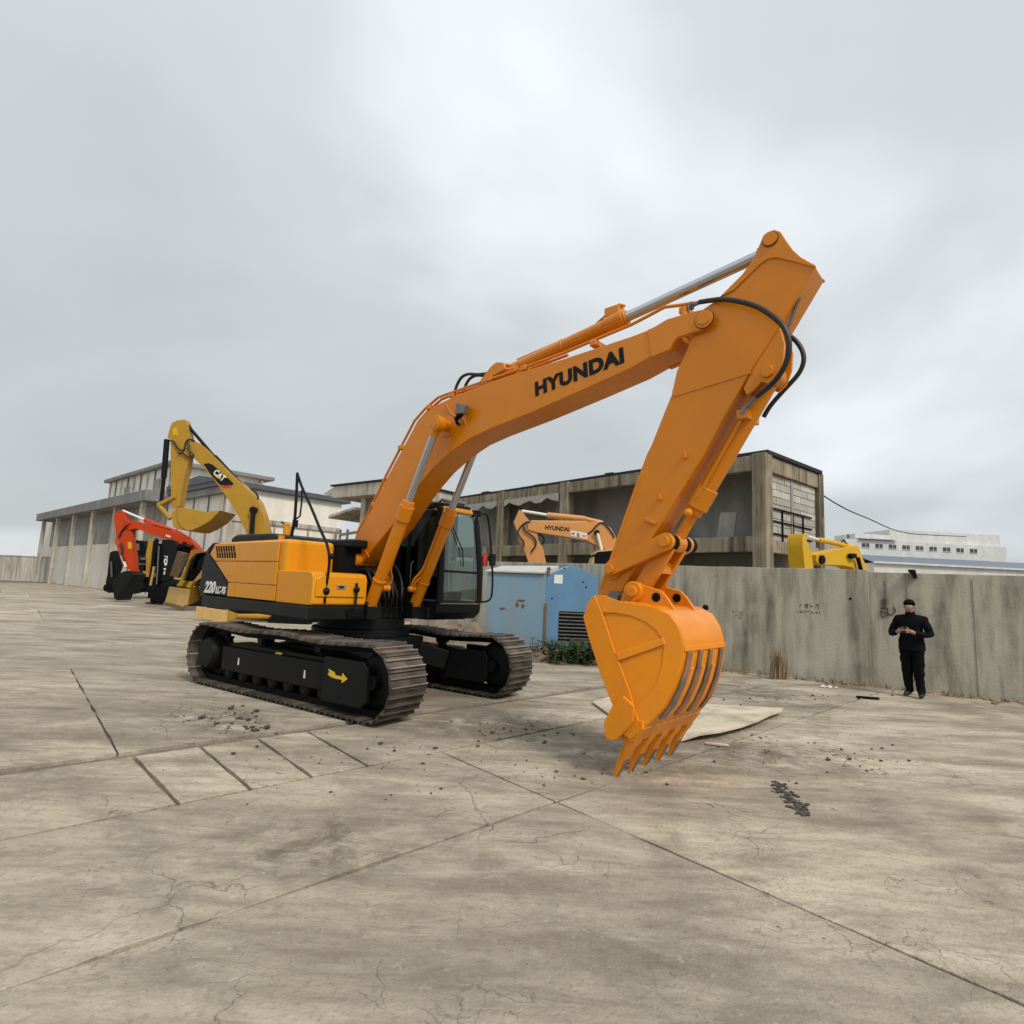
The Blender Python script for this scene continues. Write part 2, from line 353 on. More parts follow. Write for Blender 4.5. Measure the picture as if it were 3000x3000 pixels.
def build_track(yc, side, label):
    links = MB(); N = 98
    for yo in (-0.085, 0.085):
        inner, outer = [], []
        for i in range(N):
            x, z, a = path(i * TOT / N); nx, nz = -sin(a), cos(a)
            outer.append((x + nx * 0.004, z + nz * 0.004)); inner.append((x + nx * 0.085, z + nz * 0.085))
        A = [links.bm.verts.new((x, yo - 0.03, z)) for x, z in outer]; B = [links.bm.verts.new((x, yo + 0.03, z)) for x, z in outer]
        C = [links.bm.verts.new((x, yo - 0.03, z)) for x, z in inner]; D_ = [links.bm.verts.new((x, yo + 0.03, z)) for x, z in inner]
        for i in range(N):
            j = (i + 1) % N
            links._face((A[i], A[j], B[j], B[i])); links._face((C[i], D_[i], D_[j], C[j])); links._face((A[i], C[i], C[j], A[j])); links._face((B[i], B[j], D_[j], D_[i]))
    c, s_ = cos(TURN), sin(TURN)
    tr = obj('track', links, M['dark'], EX, loc=(-yc * s_, yc * c, 0), rot=(0, 0, TURN))
    tr['label'] = label
    for i in range(NSH):
        x, z, a = path((i + 0.5) * TOT / NSH)
        o = bpy.data.objects.new('track_shoe', SHOE); COL.objects.link(o); o.parent = tr
        o.location = (x, 0, z); o.rotation_euler = (random.uniform(-0.006, 0.006), -a, 0)
    f = MB()
    f.prism([(-1.42, 0.26), (1.18, 0.26), (1.18, 0.60), (-1.42, 0.60)], -0.20, 0.20)
    f.prism([(-1.36, 0.60), (1.10, 0.60), (0.98, 0.66), (-1.24, 0.66)], -0.15, 0.15)
    obj('track_frame', f, M['trackframe'], tr, 0.012)
    g = MB(); g.prism([(1.00, 0.16), (1.72, 0.16), (1.80, 0.24), (1.80, 0.62), (1.72, 0.70), (1.00, 0.70)], side * 0.19, side * 0.26)
    gg = obj('idler_guard', g, M['black'], tr, 0.015)
    g = MB(); g.prism([(0.95, 0.20), (1.70, 0.20), (1.76, 0.26), (1.76, 0.60), (1.70, 0.66), (0.95, 0.66)], -side * 0.19, -side * 0.25); obj('idler_guard', g, M['black'], tr, 0.015)
    g = MB(); g.prism([(-1.3, 0.30), (0.95, 0.30), (0.95, 0.58), (0.5, 0.70), (-0.9, 0.70), (-1.3, 0.6)], -side * 0.19, -side * 0.22); obj('inner_frame', g, M['black'], tr, 0.012)
    if side < 0:
        ar = MB(); ar.prism([(1.10, 0.49), (1.16, 0.465), (1.24, 0.455), (1.37, 0.455), (1.37, 0.415), (1.47, 0.475), (1.37, 0.535), (1.37, 0.495), (1.25, 0.495), (1.22, 0.53), (1.10, 0.555), (1.13, 0.52)], side * 0.26 - 0.004, side * 0.26 - 0.001)
        obj('arrow_decal', ar, M['yellowmark'], gg)
        for xx in (-0.98, 0.55):
            wm = MB(); wm.prism([(xx, 0.37), (xx + 0.035, 0.37), (xx + 0.028, 0.47), (xx + 0.005, 0.47)], side * 0.20 - 0.006, side * 0.20 - 0.002)
            obj('white_tag', wm, M['white'], tr)
        ym = MB(); ym.prism([(-0.17, 0.606), (-0.02, 0.606), (0.01, 0.63), (-0.13, 0.635)], side * 0.155 - 0.01, side * 0.155 - 0.004)
        obj('yellow_tag', ym, M['yellowmark'], tr)
    idl = MB(); lathe_y(idl, [(-0.09, 0.26), (-0.05, 0.325), (-0.03, 0.345), (0.03, 0.345), (0.05, 0.325), (0.09, 0.26)], HALF, ZC); idl.cyl((HALF, -0.2, ZC), (HALF, 0.2, ZC), 0.09)
    obj('idler_wheel', idl, M['trackframe'], tr)
    obj('sprocket', sprocket_mesh(-HALF, side), M['trackframe'], tr)
    r0 = None
    for i in range(8):
        if r0 is None:
            rm = MB(); lathe_y(rm, [(-0.16, 0.07), (-0.13, 0.105), (-0.05, 0.105), (-0.04, 0.085), (0.04, 0.085), (0.05, 0.105), (0.13, 0.105), (0.16, 0.07)], 0, 0, 18)
            r0 = obj('track_roller', rm, M['trackframe'], tr, loc=(-1.30, 0, 0.225))
        else: share(r0, 'track_roller', tr, (-1.30 + i * 0.36, 0, 0.225))
    for xx in (-0.65, 0.65):
        cr_ = MB(); cr_.cyl((xx, -0.1, 0.755), (xx, 0.1, 0.755), 0.065); cr_.box(xx - 0.05, xx + 0.05, -0.05, 0.05, 0.6, 0.74)
        obj('carrier_roller', cr_, M['trackframe'], tr)
    return tr
build_track(-1.195, -1, 'near crawler track with a yellow arrow on its guard')
build_track(1.195, 1, 'far crawler track, half hidden in the shade of the body')

# ---- car body, swing bearing
xf = MB()
xf.slab([(-0.75, -0.62), (0.75, -0.62), (0.85, 0), (0.75, 0.62), (-0.75, 0.62), (-0.85, 0)], 0.46, 0.84)
for sx in (-1, 1):
    for sy in (-1, 1):
        P0 = Vector((sx * 0.45, sy * 0.45, 0.66)); P1 = Vector((sx * 0.85, sy * 1.02, 0.47))
        xf.beam(P0, P1, 0.42, 0.30)
obj('car_body', xf, M['black'], EX, 0.02, rot=(0, 0, TURN))
sb = MB(); sb.cyl((0, 0, 0.84), (0, 0, 0.95), 0.74, n=48); sb.cyl((0, 0, 0.95), (0, 0, 1.11), 0.66, n=48)
obj('swing_bearing', sb, M['black'], EX, 0.008)

# ---- deck and counterweight
dk = MB()
dk.slab([(0.80, -1.35), (0.80, -0.47), (0.62, -0.47), (0.62, 0.50), (0.95, 0.52), (0.95, 1.35), (-1.9, 1.35), (-2.6, 1.35), (-2.92, 1.12), (-3.05, 0.6), (-3.08, 0), (-3.05, -0.6), (-2.97, -1.10), (-2.80, -1.35), (-1.9, -1.35)], 1.105, 1.30)
deck = obj('deck', dk, M['charcoal'], EX, 0.03)
step = MB(); step.box(0.80, 0.825, -0.80, -0.55, 1.15, 1.24); obj('step_recess', step, M['dark'], deck)
cw = MB()
cw.prism([(-3.0, 1.303), (-1.80, 1.303), (-1.80, 1.52), (-2.70, 2.01), (-2.52, 2.17), (-2.62, 2.205), (-2.84, 2.10), (-2.97, 1.8)], -1.345, 1.345)
cwt = obj('counterweight', cw, M['charcoal'], EX, 0.10, seg=4)
a_, b_ = U.Y(601, 1722, -1.36), U.Y(666, 1729, -1.36)
me = fit_text(text_mesh('220', 0.3, 0.003, 0.012, shear=0.25), 0.46, 0.20)
lettering(me, M['white'], cwt, -2.51, -1.349, 1.435, 0.0)
me = fit_text(text_mesh('LC-9S', 0.3, 0.003, 0.008, shear=0.25), 0.40, 0.125)
lettering(me, M['white'], cwt, -2.06, -1.349, 1.40, 0.0)

# ---- engine hood, side doors, tool box
hd = MB(); hd.prism([(-1.80, 1.305), (-0.02, 1.305), (-0.02, 2.205), (-2.44, 2.195), (-2.52, 2.17), (-2.70, 2.01), (-1.795, 1.525)], -1.33, -0.55)
hood = obj('engine_hood', hd, M['amber'], EX, 0.07, seg=4)
hl = MB(); hl.prism([(-2.5, 1.305), (-0.7, 1.305), (-0.7, 2.195), (-2.5, 2.195)], 0.55, 1.33)
obj('engine_hood', hl, M['amber'], EX, 0.045, seg=3)
mid = MB(); mid.prism([(-2.6, 1.305), (0.15, 1.305), (0.15, 2.15), (-2.6, 2.15)], -0.56, 0.56); obj('engine_bay', mid, M['dark'], EX)
def Us(pts, y=-1.35): return [U.Y(a, b, y) for a, b in pts]
def sidepanel(pts, name='side_door', y=-1.335, th=0.022, parent=hood):
    p = MB(); p.prism(pts, y - th, y + 0.002); return obj(name, p, M['amber'], parent, 0.009)
zt, zg, zb, z0 = 2.165, 1.872, 1.535, 1.315
sidepanel([(-2.46, zt), (-1.518, zt), (-1.518, zg + 0.006), (-2.40, zg + 0.006), (-2.64, 1.995)])
sidepanel([(-1.506, zt), (-0.20, zt), (-0.20, zg + 0.006), (-1.506, zg + 0.006)])
sidepanel([(-2.385, zg - 0.006), (-1.518, zg - 0.006), (-1.518, zb + 0.005), (-1.78, zb + 0.005)])
sidepanel([(-1.506, zg - 0.006), (-0.20, zg - 0.006), (-0.20, zb + 0.005), (-1.506, zb + 0.005)])
sidepanel([(-1.785, zb - 0.005), (-1.518, zb - 0.005), (-1.518, z0), (-1.785, z0)])
sidepanel([(-1.506, zb - 0.005), (-0.20, zb - 0.005), (-0.20, z0), (-1.506, z0)])
lv = MB(); lv.prism([(-2.50, 2.135), (-1.70, 2.135), (-1.60, 1.905), (-2.36, 1.905)], -1.3585, -1.357); vent = obj('louvre_backing', lv, M['amber'], hood)
sl = MB(); sl.prism([(0, 0), (0.062, 0), (0.012, 0.095), (-0.05, 0.095)], -1.361, -1.3575); slot0 = None; slme = sl.mesh('vent_slot'); slme.materials.append(M['dark'])
for r_ in range(2):
    for k in range(8):
        xx = -2.36 + k * 0.096 + (0.03 if r_ == 0 else -0.03); zz = 1.925 + r_ * 0.103
        o = bpy.data.objects.new('vent_slot', slme); COL.objects.link(o); o.parent = hood; o.location = (xx + 0.02, 0, zz)
hn = MB(); hn.box(-1.80, -1.68, -1.364, -1.357, 1.64, 1.76); obj('latch_plate', hn, M['amber'], hood, 0.006)
# hood front: raised step plate and bonnet edge
tb = MB(); tb.prism([(-0.18, 1.305), (0.78, 1.305), (0.80, 1.33), (0.80, 1.66), (0.76, 1.735), (0.66, 1.752), (-0.18, 1.752)], -1.345, -0.50)
toolbox = obj('tool_box', tb, M['amber'], EX, 0.04, seg=3)
lid = MB(); lid.side([(-1.30, 1.42), (-0.54, 1.42), (-0.54, 1.65), (-0.60, 1.70), (-1.24, 1.70), (-1.30, 1.65)], 0.795, 0.822); obj('tool_box_door', lid, M['amber'], toolbox, 0.02)
lt = MB(); lt.side([(-0.99, 1.525), (-0.87, 1.525), (-0.85, 1.585), (-1.01, 1.585)], 0.822, 0.83); ltc = obj('latch', lt, M['chrome'], toolbox, 0.004)
lt = MB(); lt.side([(-0.96, 1.54), (-0.90, 1.54), (-0.885, 1.57), (-0.975, 1.57)], 0.83, 0.834); obj('latch_recess', lt, M['dark'], toolbox)
br = MB(); br.tube([(0.84, -0.70, 1.62), (0.85, -0.70, 1.50), (0.86, -0.71, 1.30), (0.84, -0.76, 1.26)], 0.018); br.ball((0.85, -0.70, 1.53), 0.045)
obj('mirror_bracket', br, M['black'], toolbox)
# covers on top
tc_ = MB(); tc_.prism([(-2.45, 2.19), (-0.75, 2.19), (-0.78, 2.29), (-0.95, 2.33), (-2.20, 2.345), (-2.38, 2.31)], -1.13, 0.95); obj('engine_cover', tc_, M['charcoal'], EX, 0.05, seg=3)
tc_ = MB(); tc_.box(-0.70, 0.30, -0.50, 0.46, 2.14, 2.27); obj('tank_cover', tc_, M['charcoal'], EX, 0.04)
p0 = U.Y(840, 1574, -0.75); p1 = U.Y(841, 1541, -0.75)
exh = MB(); exh.cyl((p0[0], -0.75, 2.15), (p1[0], -0.75, p1[1]), 0.055); exh.cyl((p1[0], -0.75, p1[1]), (p1[0] - 0.02, -0.75, p1[1] + 0.03), 0.045); obj('exhaust_stack', exh, M['amber'], EX)
cap = MB(); cap.cyl((-0.62, -1.12, 2.18), (-0.62, -1.12, 2.28), 0.05); obj('filler_cap', cap, M['amber'], EX, 0.008)
# handrails
hr = MB(); P = [U.Y(a, b, -1.18) for a, b in ((854, 1572), (864, 1518), (869, 1440), (871, 1388))]
hr.tube([(x, -1.18, z) for x, z in P], 0.022, 10)
P2 = [U.Y(a, b, -1.15) for a, b in ((871, 1386), (884, 1425), (913, 1490), (940, 1555), (958, 1595), (965, 1640), (960, 1690), (954, 1725), (951, 1768))]
hr.tube([(x, -1.15, z) for x, z in P2], 0.02, 10, smooth=3)
P3 = [U.Y(a, b, -1.16) for a, b in ((884, 1436), (884, 1470), (879, 1512), (868, 1520))]; hr.tube([(x, -1.16, z) for x, z in P3], 0.013, 8)
x_, z_ = U.Y(864, 1535, -1.18); hr.cyl((x_, -1.18, z_ - 0.05), (x_ + 0.01, -1.18, z_ + 0.06), 0.04)
x_, z_ = U.Y(969, 1630, -1.15); hr.ball((x_ + 0.02, -1.15, z_), 0.04)
x_, z_ = U.Y(954, 1732, -1.15); hr.ball((x_, -1.15, z_), 0.055)
obj('handrail', hr, M['black'], EX)

# ---- cab
cabx0, cabx1, caby0, caby1, zc0, zc1 = -0.62, 1.10, 0.56, 1.50, 1.10, 2.93
cb = MB()
cb.prism([(cabx0, 1.12), (0.98, 1.12), (1.10, 1.22), (1.12, 1.40), (cabx0, 1.40)], caby0, caby1)
cab = obj('cab', cb, M['black'], EX, 0.025)
tr1 = MB(); tr1.side([(0.60, 1.355), (1.46, 1.355), (1.46, 1.375), (0.60, 1.375)], 1.118, 1.128); obj('sill_trim', tr1, M['steel'], cab)
pil = MB()
FT = 0.98
for yy, yt in ((caby0 + 0.05, caby0 + 0.07), (caby1 - 0.05, caby1 - 0.13)):
    pil.tube([(1.10, yy, 1.38), (1.09, yy, 1.9), (1.03, yt, 2.7), (0.96, yt, 2.86)], 0.055, 10)
    pil.tube([(cabx0 + 0.05, yy, 1.38), (cabx0 + 0.05, yt, 2.86)], 0.06, 8)
    pil.tube([(0.28, yy, 1.38), (0.28, yt, 2.86)], 0.05, 8)
pil.beam((1.09, caby0, 1.86), (1.09, caby1, 1.86), 0.04, 0.035)
obj('pillar_frame', pil, M['black'], cab)
rf = MB(); rf.slab([(cabx0 - 0.02, caby0 + 0.02), (0.90, caby0 + 0.02), (1.02, caby0 + 0.12), (1.02, caby1 - 0.26), (0.90, caby1 - 0.14), (cabx0 - 0.02, caby1 - 0.14)], 2.84, 2.94); obj('cab_roof', rf, M['charcoal'], cab, 0.03)
vz = MB(); vz.slab([(0.86, caby0 + 0.03), (1.00, caby0 + 0.06), (1.06, caby0 + 0.14), (1.06, caby1 - 0.28), (1.00, caby1 - 0.18), (0.86, caby1 - 0.15)], 2.80, 2.875); obj('visor', vz, M['amber'], cab, 0.02)
rl = MB(); rl.tube([(0.9, caby0 + 0.15, 2.99), (0.9, caby1 - 0.3, 2.99)], 0.03); rl.tube([(0.9, caby0 + 0.15, 2.99), (0.8, caby0 + 0.15, 2.93)], 0.02); rl.tube([(0.9, caby1 - 0.3, 2.99), (0.8, caby1 - 0.3, 2.93)], 0.02); obj('roof_rail', rl, M['steel'], cab)
lampm = MB(); lampm.box(0.92, 1.02, caby1 - 0.16, caby1 + 0.0, 2.80, 2.90); obj('work_lamp', lampm, M['dark'], cab, 0.015)
def pane(name, quad, m=None):
    p = MB(); v = [p.bm.verts.new(q) for q in quad]; p._face(v); return obj(name, p, m or M['glass'], cab)
pane('windshield', [(1.10, caby0 + 0.08, 1.88), (1.10, caby1 - 0.08, 1.88), (1.035, caby1 - 0.15, 2.82), (1.035, caby0 + 0.09, 2.82)])
pane('lower_windshield', [(1.12, caby0 + 0.08, 1.41), (1.12, caby1 - 0.08, 1.41), (1.10, caby1 - 0.08, 1.84), (1.10, caby0 + 0.08, 1.84)])
pane('side_window', [(0.30, caby0 + 0.03, 1.42), (1.08, caby0 + 0.03, 1.42), (1.0, caby0 + 0.05, 2.82), (0.30, caby0 + 0.05, 2.82)], M['darkglass'])
pane('side_window', [(cabx0 + 0.08, caby0 + 0.03, 1.42), (0.26, caby0 + 0.03, 1.42), (0.26, caby0 + 0.05, 2.82), (cabx0 + 0.08, caby0 + 0.05, 2.82)], M['darkglass'])
pane('door_window', [(0.30, caby1 - 0.03, 1.42), (1.08, caby1 - 0.03, 1.42), (1.0, caby1 - 0.14, 2.82), (0.30, caby1 - 0.14, 2.82)])
pane('rear_window', [(cabx0 + 0.02, caby0 + 0.08, 1.9), (cabx0 + 0.02, caby1 - 0.08, 1.9), (cabx0 + 0.02, caby1 - 0.14, 2.82), (cabx0 + 0.02, caby0 + 0.08, 2.82)])
st = MB(); st.box(-0.30, 0.22, 0.80, 1.26, 1.40, 1.62); st.prism([(-0.36, 1.55), (-0.22, 1.55), (-0.32, 2.30), (-0.44, 2.30)], 0.82, 1.24); st.prism([(-0.42, 2.32), (-0.34, 2.32), (-0.36, 2.50), (-0.44, 2.50)], 0.92, 1.14)
obj('seat', st, M['seat'], cab, 0.04)
cn = MB(); cn.box(0.72, 0.95, 0.86, 1.20, 1.40, 1.55); cn.tube([(0.80, 0.94, 1.5), (0.72, 0.94, 2.0)], 0.014); cn.tube([(0.80, 1.12, 1.5), (0.72, 1.12, 2.0)], 0.014); cn.prism([(0.62, 1.95), (0.90, 1.95), (0.93, 2.12), (0.86, 2.12)], 0.62, 0.72); cn.box(-0.3, 0.4, 0.64, 0.76, 1.4, 1.78); cn.box(-0.3, 0.4, 1.30, 1.40, 1.4, 1.78)
obj('console', cn, M['seat'], cab, 0.01)
wp = MB(); wp.tube([(1.06, 0.70, 2.76), (1.115, 1.02, 2.2), (1.12, 1.05, 1.95)], 0.01, 6); obj('wiper', wp, M['black'], cab)
mr_ = MB(); Q = [U.X(a, b, 1.14) for a, b in ((1404, 1512), (1422, 1504), (1431, 1525), (1438, 1600), (1443, 1690), (1440, 1745), (1430, 1760), (1412, 1764))]
mr_.tube([(1.14, y, z) for y, z in Q], 0.017, 8, smooth=3); obj('mirror_rail', mr_, M['black'], cab)
y_, z_ = U.X(1441, 1640, 1.14); mm = MB(); mm.box(1.11, 1.15, y_ - 0.04, y_ + 0.09, z_ - 0.10, z_ + 0.10); obj('mirror', mm, M['black'], cab, 0.01)
y_, z_ = U.X(1425, 1640, 1.0); mm = MB(); mm.tube([(0.98, y_ - 0.02, z_ - 0.11), (0.98, y_ - 0.02, z_ + 0.05), (0.98, y_, z_ + 0.12)], [0.05, 0.05, 0.015], 10); obj('fire_extinguisher', mm, M['redmark'], cab)
hnd = MB(); hnd.tube([(0.5, caby0 - 0.02, 1.55), (0.5, caby0 - 0.06, 1.6), (0.5, caby0 - 0.06, 1.95), (0.5, caby0 - 0.02, 2.0)], 0.012, 6); obj('grab_handle', hnd, M['steel'], cab)
lw = MB(); lw.prism([(cabx0, 1.40), (0.40, 1.40), (0.36, 1.62), (0.0, 1.78), (cabx0, 1.80)], caby0 - 0.004, caby0 + 0.02); obj('side_panel', lw, M['black'], cab, 0.008)

# ---- centre of the deck between the boom cylinders
ctr = MB(); ctr.box(0.05, 0.60, -0.44, 0.48, 1.302, 1.42); ctr.prism([(-0.3, 1.3), (0.55, 1.3), (0.5, 1.55), (0.1, 1.75), (-0.3, 1.75)], 0.26, 0.50); ctr.prism([(-0.3, 1.3), (0.30, 1.3), (0.25, 1.6), (-0.3, 1.75)], -0.46, -0.30)
obj('boom_bracket', ctr, M['black'], EX, 0.02)
hs = MB()
for k in range(7):
    y = -0.25 + k * 0.08; hs.tube([(0.0, y, 1.75), (0.30, y + random.uniform(-.04, .04), 1.9 + random.uniform(-.1, .1)), (0.55, y + random.uniform(-.06, .06), 1.72), (0.66, y, 1.45), (0.55, y, 1.35)], 0.022, 7, smooth=4)
obj('hydraulic_hoses', hs, M['rubber'], EX)
pf = MB()
for k in range(5): pf.tube([(0.64, -0.2 + 0.1 * k, 1.32), (0.70, -0.2 + 0.1 * k, 1.40), (0.70, -0.18 + 0.1 * k, 1.2)], 0.02, 7)
obj('pipe_fittings', pf, M['dark'], EX)

# ---- boom
BW = 0.205
top = [(1024, 1632), (1031, 1598), (1040, 1578), (1087, 1492), (1124, 1416), (1178, 1317), (1205, 1266), (1222, 1238), (1248, 1209), (1281, 1185), (1312, 1170), (1374, 1143), (1436, 1118), (1561, 1079), (1654, 1050), (1747, 1019), (1850, 985), (1917, 959)]
bot = [(1964, 1021), (1909, 1044), (1850, 1078), (1716, 1139), (1561, 1207), (1436, 1257), (1374, 1286), (1345, 1306), (1310, 1333), (1270, 1370), (1236, 1410), (1205, 1452), (1149, 1539), (1078, 1626), (1060, 1650), (1040, 1668), (1026, 1655)]
bp = U.ys(top, -BW) + [U.Y(1960, 940, -BW), U.Y(1988, 985, -BW)] + U.ys(bot, -BW)
bm_ = MB(); bm_.prism(bp, -BW, BW)
boom = obj('boom', bm_, M['orange'], EX, 0.012)
npx = [(1896, 966), (1917, 957), (1953, 935), (2000, 921), (2040, 910), (2072, 904), (2086, 911), (2092, 926), (2087, 942), (2075, 955), (2050, 967), (1985, 988), (1972, 1003), (1962, 1024), (1909, 1046)]
nz = U.ys(npx, -BW - 0.012)
for s_ in (-1, 1):
    m = MB(); m.prism(nz, s_ * (BW + 0.012), s_ * (BW - 0.045)); obj('nose_plate', m, M['orange'], boom, 0.008)
pinN = U.Y(2063, 935, -BW - 0.012)
m = MB(); m.cyl((pinN[0], -BW - 0.035, pinN[1]), (pinN[0], BW + 0.035, pinN[1]), 0.062, n=28); m.cyl((pinN[0], -BW - 0.025, pinN[1]), (pinN[0], BW + 0.025, pinN[1]), 0.09, n=28); obj('nose_pin', m, M['orange'], boom, 0.005)
foot = U.Y(1046, 1640, -BW)
m = MB(); m.cyl((foot[0], -0.30, foot[1]), (foot[0], 0.30, foot[1]), 0.135, n=28); obj('foot_boss', m, M['orange'], boom, 0.015)
rib = [U.Y(a, b, -BW) for a, b in ((1054, 1585), (1082, 1632))]; m = MB(); m.beam((rib[0][0], -BW - 0.004, rib[0][1]), (rib[1][0], -BW - 0.004, rib[1][1]), 0.012, 0.02, up=(0, 1, 0)); obj('weld_rib', m, M['orange'], boom, 0.004)
# boom lettering
q0, q1, q2 = U.Y(1569, 1141, -BW), U.Y(1826, 1040, -BW), U.Y(1567, 1121, -BW)
ang = atan2(q1[1] - q0[1], q1[0] - q0[0]); L_ = sqrt((q1[0] - q0[0]) ** 2 + (q1[1] - q0[1]) ** 2)
me = fit_text(text_mesh('HYUNDAI', 0.3, 0.0015, 0.0165, spacing=1.08), L_ * 1.01, 0.185)
lettering(me, M['letter'], boom, (q0[0] + q1[0]) / 2, -BW - 0.0025, (q0[1] + q1[1]) / 2, ang)
# pipes along the top edge
ppx = [(1040, 1590), (1052, 1548), (1075, 1512), (1095, 1470), (1130, 1395), (1178, 1303), (1215, 1232), (1245, 1198), (1283, 1165), (1300, 1158), (1352, 1140), (1436, 1111), (1539, 1076), (1654, 1033), (1747, 994), (1850, 951), (1900, 925), (1946, 900), (2000, 893), (2036, 887)]
pp = U.ys(ppx, -0.15); m = MB(); m.tube([(x, -0.15, z) for x, z in pp], 0.019, 8)
pp2 = [(x - 0.01, z + 0.0) for x, z in pp[3:14]]; m.tube([(x, -0.07, z) for x, z in pp2], 0.019, 8); m.tube([(x, 0.15, z) for x, z in pp], 0.019, 8)
obj('hydraulic_pipe', m, M['orange'], boom)
for (a, b) in ((1100, 1478), (1180, 1312), (1262, 1195), (1330, 1160), (1440, 1112), (1540, 1080), (1745, 1008), (2008, 912)):
    x_, z_ = U.Y(a, b, -0.12); m = MB(); m.box(x_ - 0.045, x_ + 0.045, -0.18, 0.18, z_ - 0.035, z_ + 0.03); obj('pipe_clamp', m, M['orange'], boom, 0.008)
x_, z_ = U.Y(2006, 915, -0.17); m = MB(); m.tube([(x_, -0.17, z_ - 0.06), (x_ - 0.005, -0.17, z_ + 0.045)], 0.036, 10); obj('clamp_stub', m, M['orange'], boom, 0.006)
hp = [(1330, 1158), (1338, 1130), (1352, 1106), (1372, 1096), (1400, 1097), (1434, 1093)]
for dx, yy in ((0, -0.10), (24, -0.02)):
    Pp = U.ys([(a + dx, b + (4 if dx else 0)) for a, b in hp], yy); m = MB(); m.tube([(x, yy, z) for x, z in Pp], 0.021, 8, smooth=4); obj('hydraulic_hose', m, M['rubber'], boom)
Pp = U.ys([(1438, 1092), (1452, 1078), (1470, 1070), (1500, 1072), (1520, 1080)], -0.06); m = MB(); m.tube([(x, -0.06, z) for x, z in Pp], 0.026, 8, smooth=3)
Pp = U.ys([(1440, 1100), (1475, 1088), (1510, 1080)], -0.1); m.tube([(x, -0.1, z) for x, z in Pp], 0.03, 8); obj('pipe_manifold', m, M['orange'], boom)
# work lamp on the boom side
x_, z_ = U.Y(1352, 1200, -BW - 0.1)
m = MB(); m.prism([(x_ - 0.09, z_ - 0.06), (x_ + 0.08, z_ - 0.075), (x_ + 0.11, z_ + 0.04), (x_ - 0.06, z_ + 0.10)], -BW - 0.15, -BW - 0.06); wl = obj('boom_lamp', m, M['steel'], boom, 0.015)
m = MB(); m.tube([(x_ - 0.06, -BW - 0.1, z_ - 0.05), (x_ - 0.13, -BW - 0.06, z_ - 0.14), (x_ - 0.14, -BW, z_ - 0.16)], 0.02, 8); m.prism([(x_ - 0.10, z_ - 0.13), (x_ + 0.02, z_ - 0.08), (x_ - 0.02, z_ - 0.04)], -BW - 0.14, -BW - 0.07); obj('lamp_bracket', m, M['dark'], boom)
# wiring on the side
Pp = U.ys([(1306, 1180), (1318, 1205), (1335, 1221), (1352, 1224), (1361, 1232), (1363, 1242)], -BW - 0.015); m = MB(); m.tube([(x, -BW - 0.012, z) for x, z in Pp], 0.011, 6, smooth=3); obj('lamp_cable', m, M['orange'], boom)

# ---- boom cylinders
fX, fZ = 0.74, 1.26
tX, tZ = U.Y(1283, 1241, -0.40)
m = MB(); m.cyl((tX, -0.47, tZ), (tX, 0.47, tZ), 0.075, n=24); obj('boom_cylinder_pin', m, M['orange'], boom, 0.01)
m = MB(); m.cyl((tX, -BW - 0.02, tZ), (tX, BW + 0.02, tZ), 0.15, n=28); obj('pin_boss', m, M['orange'], boom, 0.02)
for s_ in (-1, 1):
    y = s_ * 0.40
    A = Vector((fX, y, fZ)); B = Vector((tX, y, tZ)); d = (B - A); Lc = d.length; d.normalize()
    E_ = A + d * 1.66
    m = MB(); m.cyl(A + d * 0.06, E_, 0.088, n=24); m.cyl(E_ - d * 0.26, E_ - d * 0.04, 0.108, n=24); m.cyl(E_ - d * 0.04, E_ + d * 0.03, 0.085, n=24)
    m.cyl(A + d * 0.44, A + d * 0.48, 0.10, n=24); m.cyl((A.x, y - 0.07, A.z), (A.x, y + 0.07, A.z), 0.11, n=24)
    c_ = obj('boom_cylinder', m, M['orange'], EX, 0.008)
    m = MB(); m.cyl(E_, B - d * 0.08, 0.052, n=20); obj('piston_rod', m, M['chrome'], c_)
    m = MB(); m.cyl((B.x, y - 0.06, B.z), (B.x, y + 0.06, B.z), 0.11, n=24); m.cyl(B - d * 0.18, B - d * 0.05, 0.065, n=20); obj('rod_eye', m, M['orange'], c_, 0.01)
    nrm = Vector((d.z, 0, -d.x))
    m = MB(); o_ = nrm * -0.0 + Vector((0, -s_ * 0.1, 0))
    m.tube([A + d * 0.36 + o_ * 1.9, A + d * 0.50 + o_ * 2.0, A + d * 0.62 + o_ * 1.3, A + d * 0.8 + o_ * 1.05, E_ - d * 0.3 + o_ * 1.05, E_ - d * 0.12 + o_], 0.016, 8, smooth=3)
    m.tube([A + d * 0.34 + o_ * 1.4, A + d * 0.46 + o_ * 1.5, A + d * 0.54 + o_ * 0.9], 0.018, 8, smooth=3)
    m.ball(A + d * 0.34 + o_ * 1.9, 0.05); m.ball(A + d * 0.34 + o_ * 1.35, 0.045)
    obj('cylinder_pipe', m, M['orange'], c_)
    m = MB(); m.prism([(fX - 0.16, 1.30), (fX + 0.13, 1.30), (fX + 0.10, fZ + 0.10), (fX - 0.02, fZ + 0.13)], y - 0.12, y - 0.09); m.prism([(fX - 0.16, 1.30), (fX + 0.13, 1.30), (fX + 0.10, fZ + 0.10), (fX - 0.02, fZ + 0.13)], y + 0.09, y + 0.12)
    m.box(fX - 0.16, fX + 0.14, y - 0.12, y + 0.12, 1.12, 1.30); obj('cylinder_bracket', m, M['black'], EX, 0.008)

